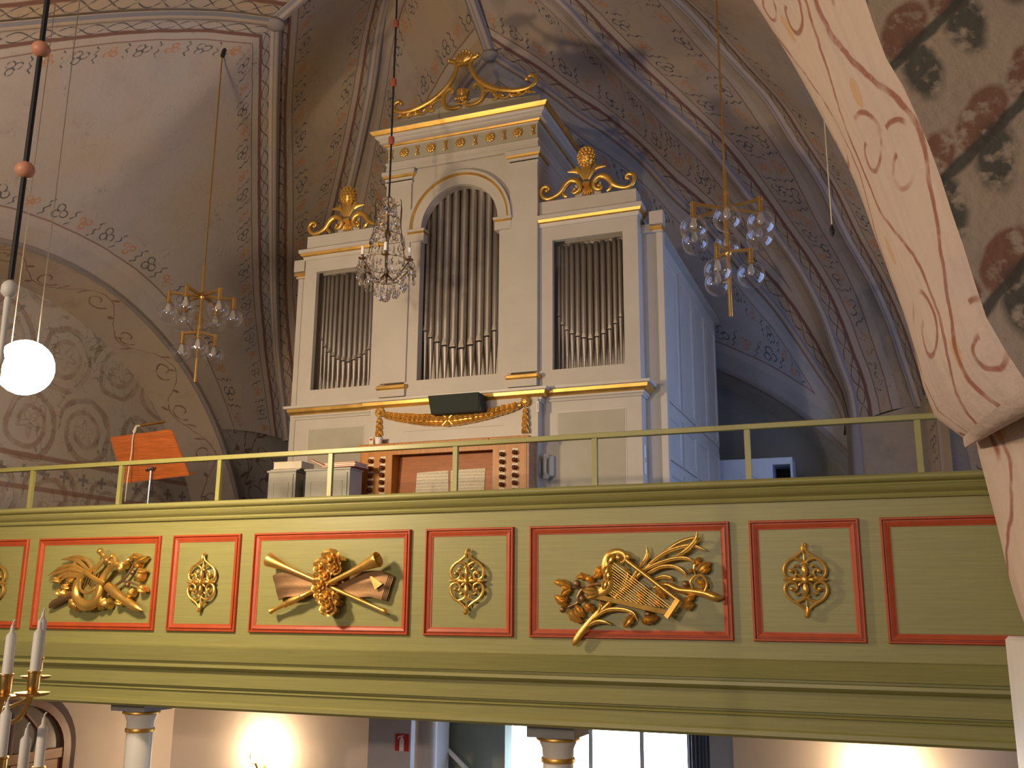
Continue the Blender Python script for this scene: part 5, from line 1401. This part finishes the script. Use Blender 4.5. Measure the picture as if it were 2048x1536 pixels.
# white cupboard beyond the organ
WYc = 11.0
a, b = at(1440, 917, Y=WYc), at(1584, 914, Y=WYc); x0, x1, z1 = a.x-.1, b.x, b.z
wcab = thing('white_cupboard', 'white cupboard with arched door panel and open dark shelf, right of the organ', 'cupboard', ((x0+x1)/2, WYc+.2, FZ))
sx_ = at(1545, 935, Y=WYc).x; zl = at(1560, 930, Y=WYc).z
m = MB(); m.box(x0, sx_, WYc, WYc+.45, FZ, z1); m.build('body', 'whitecab', wcab, False)
m = MB(); m.box(sx_, x1, WYc+.40, WYc+.45, FZ, z1); m.build('back_panel', 'inside', wcab, False)
m = MB(); m.box(x1-.025, x1, WYc, WYc+.45, FZ, z1); m.build('end_panel', 'whitecab', wcab, False)
m = MB(); m.box(sx_, x1-.025, WYc, WYc+.40, z1-.075, z1); m.build('top', 'whitecab', wcab, False)
for i in range(2): MB().box(sx_, x1-.025, WYc+.02, WYc+.40, z1-.36-.3*i, z1-.34-.3*i).build('shelf', 'inside', wcab, False)
dm = MB(); dm.box(x0+.02, sx_-.03, WYc-.012, WYc, FZ+.05, z1-.09); dr = dm.build('door', 'whitecab', wcab, False)
dxm = (x0+sx_)/2+.08; zz = z1-.20
pts = [(dxm-.20, zz-.5), (dxm-.20, zz-.10), (dxm-.17, zz-.06), (dxm-.12, zz-.05), (dxm-.06, zz), (dxm, zz+.02), (dxm+.06, zz), (dxm+.12, zz-.05), (dxm+.17, zz-.06), (dxm+.20, zz-.10), (dxm+.20, zz-.5)]
m = MB(); m.tube([(x, WYc-.014, z) for x, z in pts], .010, 6); m.build('arched_moulding', 'whitecab', dr)

# ------------------------------------------------------------------ HANGING LAMPS
def vault_z(): return 6.4
# pendant floodlight; its round glare is shaped as an emissive ball
LP = at(50, 735, Y=4.1)
pl_ = thing('pendant_lamp', 'floodlight hung on two wires at the left, its glare shaped as a round ball', 'lamp', (LP.x, LP.y, LP.z-.17))
MB().ball(tuple(LP), .160, 20, 12).build('glare_ball', 'lampglow', pl_)
for px0, px1_ in ((24, 58), (76, 124)):
    a = at(px0, 680, Y=4.1); MB().tube([(a.x, a.y, LP.z+.12), (a.x, a.y, 5.4)], .003, 5).build('wire', 'wire', pl_)
# crystal chandelier
KYc = 6.9
ax = at(775, 480, Y=KYc); AX, AYc = ax.x, KYc
zz_ = lambda y: at(775, y, Y=KYc).z
crys = thing('crystal_chandelier', 'crystal chandelier with white candle sleeves hung before the organ', 'chandelier', (AX, AYc, zz_(605)))
m = MB(); m.tube([(AX, AYc, zz_(395)), (AX, AYc, 6.7)], .0085, 7); m.build('rope', 'black', crys)
for y in (-60, 48, 165, 280):
    z = at(790, y, Y=KYc).z; MB().lathe([(.012, -.036), (.024, -.032), (.028, 0), (.024, .032), (.012, .036)], (AX, AYc, z), n=12).build('rope_bead', 'bead', crys)
m = MB(); m.tube([(AX+.03*math.cos(2*PI*k/16), AYc, zz_(402)+.03*math.sin(2*PI*k/16)) for k in range(17)], .004, 6, False); m.build('ring', 'bronze', crys)
m = MB(); m.lathe([(.006, zz_(560)), (.02, zz_(545)), (.008, zz_(530)), (.012, zz_(480)), (.03, zz_(470)), (.008, zz_(455)), (.008, zz_(425)), (.02, zz_(420)), (.006, zz_(410))], (AX, AYc, 0), n=10); m.build('stem', 'bronze', crys)
m = MB(); m.ball((AX, AYc, zz_(594)), .044, 18, 12); m.build('crystal_ball', 'crystal', crys)
rings = ((.065, 412, 7), (.10, 440, 10), (.14, 475, 12), (.235, 528, 14), (.235, 545, 12), (.17, 560, 12), (.09, 575, 8))
for r, y, n_ in rings[:4]:
    m = MB(); m.tube([(AX+r*math.cos(2*PI*k/20), AYc+r*math.sin(2*PI*k/20), zz_(y)) for k in range(21)], .003, 5, False); m.build('hoop', 'bronze', crys)
for k in range(6):
    a = 2*PI*k/6+.45-PI/2; c_, s_ = math.cos(a), math.sin(a); R_ = .225
    P = cr_spline([(AX, AYc, zz_(545)), (AX+c_*.08, AYc+s_*.08, zz_(562)), (AX+c_*.16, AYc+s_*.16, zz_(545)), (AX+c_*R_, AYc+s_*R_, zz_(528))], 5)
    arm_ = MB().tube(P, .006, 7).build('arm', 'bronze', crys)
    P2 = cr_spline([(AX+c_*.02, AYc+s_*.02, zz_(420)), (AX+c_*.12, AYc+s_*.12, zz_(405)), (AX+c_*.125, AYc+s_*.125, zz_(450)), (AX+c_*.17, AYc+s_*.17, zz_(515))], 4)
    MB().tube(P2, .0035, 6).build('upper_arm', 'bronze', crys)
    q = (AX+c_*R_, AYc+s_*R_, zz_(528))
    MB().lathe([(.006, -.004), (.032, .0), (.036, .006), (.010, .008), (.013, .012), (.013, .036)], q, n=12).build('drip_pan', 'bronze', arm_)
    MB().lathe([(.0145, .036), (.0145, .108), (.010, .112)], q, n=12).build('candle_sleeve', 'wax', arm_)
def drop_mesh():
    m = MB(); m.lathe([(.001, 0), (.006, -.008), (.003, -.014), (.008, -.026), (.017, -.052), (.013, -.068), (.001, -.078)], n=6); 
    m.v = [(x, y*.55, z) for x, y, z in m.v]; return m
def bead_mesh(): return MB().ball((0, 0, -.014), .013, 7, 5)
d0 = b0 = None
rnd = random.Random(11)
for r, y, n_ in rings:
    for k in range(n_*2):
        a = PI*k/n_+rnd.uniform(-.1, .1); loc = Vector((AX+r*1.02*math.cos(a), AYc+r*1.02*math.sin(a), zz_(y)-rnd.uniform(0, .02)))-worigin(crys)
        if d0 is None: d0 = drop_mesh().build('crystal_drop', 'crystal', crys, False, loc=loc); o = d0
        else: o = share(d0, 'crystal_drop', crys, loc)
        o.rotation_euler = (rnd.uniform(-.2, .2), rnd.uniform(-.2, .2), rnd.uniform(0, 3)); sc_ = rnd.uniform(.7, 1.15); o.scale = (sc_,)*3
    for k in range(n_):
        a = 2*PI*k/n_+.2
        for j in range(2):
            rr2 = r*(.85-.18*j); loc = Vector((AX+rr2*math.cos(a), AYc+rr2*math.sin(a), zz_(y)+.03+.04*j))-worigin(crys)
            if b0 is None: b0 = bead_mesh().build('crystal_bead', 'crystal', crys, loc=loc)
            else: share(b0, 'crystal_bead', crys, loc)
# glass-globe chandeliers
def globe_mesh(r):
    m = MB(); prof = []
    for i in range(15):
        th = .36+(PI-.36)*i/14; prof.append((max(.0006, r*math.sin(th)), r*math.cos(th)))
    m.lathe(prof, n=28, cap=False); return m
GR = .098; gproto = {}
def globe_chandelier(label, axpx, Yc, f_, zroof, rot, rot2):
    A0 = at(*axpx, Y=Yc); k = (A0.dot(CF))/FPX     # metres per pixel there
    zr_ = A0.z
    o = thing('globe_chandelier', label, 'chandelier', (A0.x, Yc, zr_-.80), 'brass chandeliers with clear glass globes')
    ox, oy = A0.x, Yc
    MB().tube([(ox, oy, zr_-.82), (ox, oy, zr_+.30)], .015, 10).build('stem', 'brass', o)
    MB().tube([(ox, oy, zr_+.30), (ox, oy, zroof)], .0075, 7).build('rod', 'brass', o)
    MB().lathe([(.02, -.03), (.028, -.02), (.028, .02), (.018, .035)], (ox, oy, zr_), n=12).build('hub', 'brass', o)
    MB().lathe([(.02, -.03), (.026, -.02), (.026, .02), (.018, .035)], (ox, oy, zr_-.33), n=12).build('hub', 'brass', o)
    for tier, (n_, R_, dz_) in enumerate(((6, .27*f_, 0), (3, .155*f_, -.33*f_))):
        for j in range(n_):
            a = 2*PI*j/n_+(rot2 if tier else rot); c_, s_ = math.cos(a), math.sin(a)
            m = MB(); m.obox((ox+c_*(R_+.02)/2, oy+s_*(R_+.02)/2, zr_+dz_), (c_*(R_+.02)/2, s_*(R_+.02)/2, 0), (-s_*.012, c_*.012, 0), (0, 0, .011)); ar = m.build('arm', 'brass', o, False)
            q = (ox+c_*R_, oy+s_*R_, zr_+dz_)
            MB().lathe([(.019, .015), (.019, -.075), (.024, -.08), (.024, -.10), (.015, -.105)], q, n=12).build('socket', 'brass', ar)
            gl = (ox+c_*R_-o.location.x, oy+s_*R_-o.location.y, zr_+dz_-.10-GR*.90-o.location.z)
            if 'g' not in gproto: gproto['g'] = globe_mesh(GR).build('glass_globe', 'glass', o, loc=gl)
            else: share(gproto['g'], 'glass_globe', o, gl)
            bl_ = (gl[0], gl[1], gl[2]+.035)
            if 'b' not in gproto:
                m = MB(); m.lathe([(.012, .05), (.016, .03), (.026, .0), (.022, -.025), (.006, -.038), (.001, -.04)], n=12); gproto['b'] = m.build('bulb', 'bulb', o, loc=bl_)
            else: share(gproto['b'], 'bulb', o, bl_)
    return o
globe_chandelier('brass chandelier with clear glass globes right of the organ', (1452, 418), 6.75, 1.0, 6.6, .68, .157)
g2 = globe_chandelier('brass chandelier with clear glass globes hung by the left wall', (404, 592), 7.0, 1.06, 5.42, .72, 1.2)
m = MB(); m.tube([(g2.location.x, 7.0, 5.30), (g2.location.x+.02, 7.0, 5.38), (g2.location.x-.01, 7.0, 5.46), (g2.location.x, 7.0, 5.56)], .02, 7); m.build('ceiling_hook', 'iron', g2)
# hanging cord with dark weight
cw = at(1665, 470, Y=5.2); cord = thing('weighted_cord', 'thin pale pull cord with a black weight, beside the right arch', 'cord', (cw.x, cw.y, cw.z))
MB().tube([(cw.x, cw.y, cw.z+.05), (cw.x, cw.y, 4.9)], .0035, 5).build('cord', 'cream', cord)
MB().lathe([(.001, -.01), (.013, .005), (.014, .025), (.008, .05), (.003, .06)], tuple(cw), n=10).build('weight', 'black', cord)
# brass candle chandelier near the camera (left edge)
QY = 1.95
qa = at(50, 340, Y=QY); QX = qa.x
zq = lambda px, py: at(px, py, Y=QY).z
ch = thing('candle_chandelier', 'brass candle chandelier on a black rope with pink balls at the left edge', 'chandelier', (QX, QY, -.55))
m = MB(); m.tube([(QX, QY, zq(12, 560)), (QX, QY, zq(50, 340)), (QX, QY, 2.6)], .008, 8); m.build('rope', 'black', ch)
for px, py, r in ((90, 97, 17), (50, 340, 18)):
    MB().ball((QX, QY, zq(px, py)), .0275, 16, 10, (1, 1, .95)).build('rope_ball', 'ball', ch)
z0q = zq(8, 582)
MB().lathe([(.006, .03), (.016, .022), (.022, .012), (.022, -.008), (.014, -.018), (.008, -.022), (.010, -.03), (.007, -.18), (.012, -.20), (.007, -.22)], (QX, QY, z0q), n=14).build('stem_cup', 'wax', ch)
zt1 = at(40, 1392, Y=QY-.0).z; zt2_ = zt1-.155
MB().lathe([(.007, z0q-.2), (.009, .3), (.02, .2), (.009, .1), (.012, zt1), (.035, zt1-.06), (.012, zt2_), (.03, zt2_-.1), (.005, zt2_-.16)], (QX, QY, 0), n=14).build('stem', 'brass', ch)
def candle_arm(ang_, R_, zb_, hc, tilt):
    c_, s_ = math.cos(ang_), math.sin(ang_); e_ = (QX+c_*R_, QY+s_*R_, zb_)
    P = cr_spline([(QX, QY, zb_-.03), (QX+c_*R_*.45, QY+s_*R_*.45, zb_-.075), (QX+c_*R_*.85, QY+s_*R_*.85, zb_-.06), e_], 6)
    a_ = MB().tube(P, .0055, 8).build('arm', 'brass', ch)
    MB().lathe([(.005, -.006), (.034, .0), (.039, .006), (.010, .007), (.013, .014), (.014, .048), (.016, .05), (.016, .054), (.012, .054)], e_, n=16).build('candle_cup', 'brass', a_)
    cdl = MB().lathe([(.0115, .03), (.0115, .03+hc), (.0105, .033+hc), (.005, .040+hc), (.0042, .050+hc), (.003, .056+hc)], e_, n=14).build('candle', 'wax', a_)
    MB().tube([(e_[0], e_[1], zb_+.052+hc), (e_[0]+.002, e_[1], zb_+.064+hc), (e_[0]+.007, e_[1], zb_+.068+hc)], .002, 5).build('wick', 'wax', cdl)
def arm_at(px, py, Yc, R=None):
    p = at(px, py, Y=Yc); return math.atan2(p.y-QY, p.x-QX), math.hypot(p.x-QX, p.y-QY), p.z
for px, py, Yc, hc in ((64, 1390, 1.80, .108), (72, 1356, 2.10, .118), (8, 1396, 1.78, .108)):
    a_, R_, z_ = arm_at(px, py, Yc); candle_arm(a_, R_, z_, hc, 0)
for px, py, Yc, hc in ((72, 1580, 1.95, .112), (38, 1600, 1.80, .098), (-4, 1565, 1.72, .112)):
    a_, R_, z_ = arm_at(px, py, Yc); candle_arm(a_, R_, z_, hc, 0)
for a in (2.2, 3.1, 4.0): candle_arm(a, .17, zt1, .125, 0)

# ------------------------------------------------------------------ UNDER THE GALLERY
GZ = -3.3
gf = MB().box(-9, 2.5, -2, 12.2, GZ-.1, GZ).build('floor_below', 'floorwood', None, False); struct(gf, 'dark floor of the nave', 'floor')
def ptY(px, py, Yv): return at(px, py, Y=Yv)
LB = 9.6
xs_ = lambda px, Yv: at(px, 1470, Y=Yv).x
x345 = xs_(345, LB)
# left lower wall and arched doorway
wll = MB().box(x345-.2, x345, 5.0, LB, GZ, -.62).build('wall_left_below', 'lowwall', None, False); struct(wll, 'pale plaster wall under the gallery at the left')
wbk = MB(); xa, xb = x345-.2, xs_(738, LB); wbk.box(xa, xb, LB, LB+.2, GZ, -.62); wbk = wbk.build('wall_back_below', 'lowwall', None, False); struct(wbk, 'plaster wall with lit sconce under the gallery')
lav = MB(); xc, xd = xs_(737, LB-.5), xs_(822, LB-.5); lav.box(xc, xd, LB-.5, LB+.4, GZ, -.62); lav = lav.build('wall_pier_below', 'lavender', None, False); struct(lav, 'pale lavender pier carrying the fire extinguisher sign')
# red sign with a white extinguisher
sy = LB-.505; a, b = at(791, 1467, Y=sy), at(817, 1503, Y=sy)
sg_ = thing('extinguisher_sign', 'red fire extinguisher sign with white symbol on the pier', 'sign', ((a.x+b.x)/2, sy, b.z))
MB().box(a.x, b.x, sy-.004, sy, b.z, a.z).build('plate', 'signred', sg_, False)
w_, h_ = b.x-a.x, a.z-b.z; cxs = (a.x+b.x)/2
m = MB(); pts = [(cxs-.16*w_, b.z), (cxs+.16*w_, b.z), (cxs+.16*w_, b.z+.60*h_), (cxs+.10*w_, b.z+.74*h_), (cxs+.06*w_, b.z+.80*h_), (cxs-.06*w_, b.z+.80*h_), (cxs-.10*w_, b.z+.74*h_), (cxs-.16*w_, b.z+.60*h_)]
m.prism([(x, sy-.006, z) for x, z in pts], (0, .002, 0)); m.build('extinguisher_symbol', 'signwhite', sg_, False)
m = MB(); m.tube(cr_spline([(cxs+.12*w_, sy-.006, b.z+.93*h_), (cxs, sy-.006, b.z+.86*h_), (cxs-.2*w_, sy-.006, b.z+.84*h_), (cxs-.30*w_, sy-.006, b.z+.70*h_)], 4), .006, 5); m.build('hose_symbol', 'signwhite', sg_)
# slim white pipe and grey-green stair wall
px_ = xs_(852, LB-.7); pp = tag(MB().tube([(px_, LB-.7, GZ), (px_, LB-.7, -.62)], .105, 18).build('round_post', 'lavender'), 'plain pale round post beside the fire extinguisher sign', 'post')
gw = MB(); gw.box(xs_(872, LB+.6)-.4, xs_(1010, LB+.6), LB+.6, LB+.8, GZ, -.62); gw = gw.build('wall_stair_below', 'greenwall', None, False); struct(gw, 'grey green stair wall under the gallery')
r0, r1 = at(874, 1478, Y=LB+.4), at(935, 1540, Y=LB+.4)
hr = thing('stair_handrail', 'white sloping stair handrail on the grey green wall', 'handrail', (r1.x, LB+.4, r1.z-.2))
dd = (r1-r0); MB().tube([r0-dd*.15, r1+dd*1.2], .025, 8).build('upper_bar', 'white', hr); MB().tube([r0-dd*.15+Vector((0, 0, -.2)), r1+dd*1.2+Vector((0, 0, -.2))], .018, 8).build('lower_bar', 'white', hr)
# window under the gallery
WB = 10.6
wx0, wx1 = xs_(1008, WB), xs_(1378, WB)
w2 = bpy.data.objects.new('window_2', None); COL.objects.link(w2); w2.location = ((wx0+wx1)/2, WB, -2.6); struct(w2, 'bright daylit window under the gallery with pale glazing bars', 'window')
mull = [wx0, xs_(1182, WB), xs_(1284, WB), wx1]
for i in range(3):
    for j in range(2): MB().box(mull[i]+.02, mull[i+1]-.02, WB+.02, WB+.03, -2.5+.65*j, -1.9+.68*j).build('pane', 'daylight', w2, False)
m = MB()
for x in mull: m.box(x-.022, x+.022, WB-.02, WB+.05, -2.6, -1.0)
m.box(wx0, wx1, WB-.02, WB+.05, -1.90, -1.84); m.build('window_frame', 'white', w2, False)
rw = MB(); rw.box(wx0-.3, wx0, WB-.05, WB+.2, GZ, -.62); rw.box(wx0, wx1, WB-.05, WB+.2, GZ, -2.55); rw.box(wx0, wx1, WB-.05, WB+.2, -1.10, -.62); rw = rw.build('wall_window_below', 'lavender', None, False); struct(rw, 'pale wall around the window under the gallery')
cu = thing('curtain', 'grey curtain hanging at the right of the lower window', 'curtain', (xs_(1393, WB-.2), WB-.2, GZ))
m = MB(); xa, xb = xs_(1378, WB-.2), xs_(1425, WB-.2)
rows = [[(xa+(xb-xa)*k/24, WB-.2+.03*math.sin(k*1.7), z) for k in range(25)] for z in (GZ+.3, -2, -.65)]
m.grid(rows); m.build('fabric', 'curtain', cu)
wrb = MB(); xe = xs_(1418, LB+.3); wrb.box(xe, xs_(1465, LB+.3), LB+.3, LB+.5, GZ, -.62); wrb = wrb.build('wall_reveal_below', 'lavender', None, False); struct(wrb, 'pale reveal right of the lower window')
wrr = MB(); wrr.box(xs_(1465, LB), 2.4, LB, LB+.2, GZ, -.62); wrr = wrr.build('wall_right_below', 'lowwall', None, False); struct(wrr, 'plaster wall lit by a lamp at the lower right')
# wall sconces
def sconce(label, px, py, Yw, small):
    p = at(px, py, Y=Yw-.18); o = thing('wall_sconce', label, 'sconce', (p.x, Yw, p.z-.1))
    MB().ball((p.x, p.y, p.z), .055, 14, 10, (1, 1, 1.2)).build('glowing_bulb', 'sconceglow', o)
    MB().tube(cr_spline([(p.x, Yw, p.z-.12), (p.x, Yw-.1, p.z-.16), (p.x, p.y, p.z-.08)], 4), .012, 8).build('arm', 'brass', o)
    MB().lathe([(.02, -.08), (.05, -.075), (.055, -.065), (.03, -.06)], tuple(p), n=14).build('cup', 'brass', o)
    m = MB()
    for k in range(6):
        a = 2*PI*k/6; m.stroke([(p.x+.05*math.cos(a), p.z-.07, .006), (p.x+.075*math.cos(a), p.z+.0, .008), (p.x+.05*math.cos(a), p.z+.07, .003)], -(p.y+.05*math.sin(a)), 1, 6, 3)
    m.build('leaf_cage', 'brass', o)
sconce('glowing brass wall sconce left of the fire extinguisher sign', 512, 1512, LB, 0)
sconce('glowing wall sconce low at the right under the gallery', 1765, 1556, LB, 0)
# columns
def column(label, px, Yv, r, ytop):
    c = at(px, 1450, Y=Yv); z1 = at(px, ytop, Y=Yv).z
    o = thing('gallery_column', label, 'column', (c.x, Yv, GZ), 'white columns with gold rings under the gallery')
    MB().box(c.x-r*1.62, c.x+r*1.62, Yv-r*1.62, Yv+r*1.62, z1-.022, -.60).build('abacus', 'strapgrey', o, False)
    MB().lathe([(r*1.02, z1-.16), (r*1.05, z1-.10), (r*1.25, z1-.055), (r*1.40, z1-.03), (r*1.30, z1-.022)], (c.x, Yv, 0), n=28).build('capital', 'white', o)
    MB().lathe([(r*1.30, z1-.052), (r*1.43, z1-.047), (r*1.45, z1-.038), (r*1.41, z1-.030), (r*1.3, z1-.028)], (c.x, Yv, 0), n=28, cap=False).build('gold_rim', 'goldflat', o)
    MB().lathe([(r, GZ), (r, z1-.15)], (c.x, Yv, 0), n=28).build('shaft', 'white', o)
    MB().lathe([(r, z1-.185), (r*1.10, z1-.182), (r*1.14, z1-.168), (r*1.10, z1-.155), (r, z1-.152)], (c.x, Yv, 0), n=28, cap=False).build('gold_ring', 'goldflat', o)
column('white column with gold rings near the candles at the left', 281, 6.35, .098, 1413)
column('white column with gold rings in front of the bright window', 1116, 6.35, .098, 1464)
# arched doorway at the far left
DX = x345+.0
d1 = bpy.data.objects.new('door_1', None); COL.objects.link(d1); d1.location = (DX, 7.3, GZ); struct(d1, 'dark red brown arched door with glazed fanlight at the lower left', 'door')
yr = at(148, 1480, X=DX).y; ztop = at(60, 1385, X=DX).z+.02; rad = .80; yc = yr-rad; zs_ = at(100, 1490, X=DX).z-.05; hgt = .62
def arc_pts(r, h, n=20): return [(DX, yc+r*math.cos(PI*k/n), zs_+h*math.sin(PI*k/n)) for k in range(n+1)]
def door_ring(r1_, h1, r2_, h2, x0_, x1_, mat, nm):
    m = MB(); n = 20
    A = [(y, z) for _, y, z in arc_pts(r1_, h1)]; B = [(y, z) for _, y, z in arc_pts(r2_, h2)]
    A = [(yc+r1_, GZ)]+A+[(yc-r1_, GZ)]; B = [(yc+r2_, GZ)]+B+[(yc-r2_, GZ)]
    N = len(A)
    for y, z in A: m.v.append((DX+x0_, y, z))
    for y, z in A: m.v.append((DX+x1_, y, z))
    for y, z in B: m.v.append((DX+x1_, y, z))
    for y, z in B: m.v.append((DX+x0_, y, z))
    for j in range(3):
        for i in range(N-1): m.f.append((j*N+i, j*N+i+1, (j+1)*N+i+1, (j+1)*N+i))
    return m.build(nm, mat, d1, False)
door_ring(rad, hgt, rad-.10, hgt-.09, .0, .03, 'violet', 'outer_surround')
door_ring(rad-.10, hgt-.09, rad-.19, hgt-.16, .0, .07, 'darkwood', 'frame')
m = MB(); pts = arc_pts(rad-.19, hgt-.16); m.prism([(DX+.012, y, z) for _, y, z in pts], (.01, 0, 0)); m.build('fanlight_glass', 'pane', d1, False)
m = MB(); m.box(DX+.01, DX+.06, yc-rad+.15, yc+rad-.15, zs_-.07, zs_+.02); m.build('transom', 'midwood', d1, False)
for s_ in (-1, 1):
    a, b = sorted((yc, yc+s_*(rad-.19))); dl = MB().box(DX+.01, DX+.04, a+.01, b-.01, GZ, zs_-.08).build('door_leaf', 'midwood', d1, False)
    MB().box(DX+.04, DX+.05, a+.10, b-.10, GZ+.2, zs_-.20).build('leaf_panel', 'darkwood', dl, False)
for s_ in (-1, 0, 1):
    m = MB(); m.tube(cr_spline([(DX+.03, yc+s_*.28, zs_), (DX+.03, yc+s_*.30, zs_+.2), (DX+.03, yc+s_*.12, zs_+.38)], 4), .018, 6); m.build('tracery_bar', 'darkwood', d1)
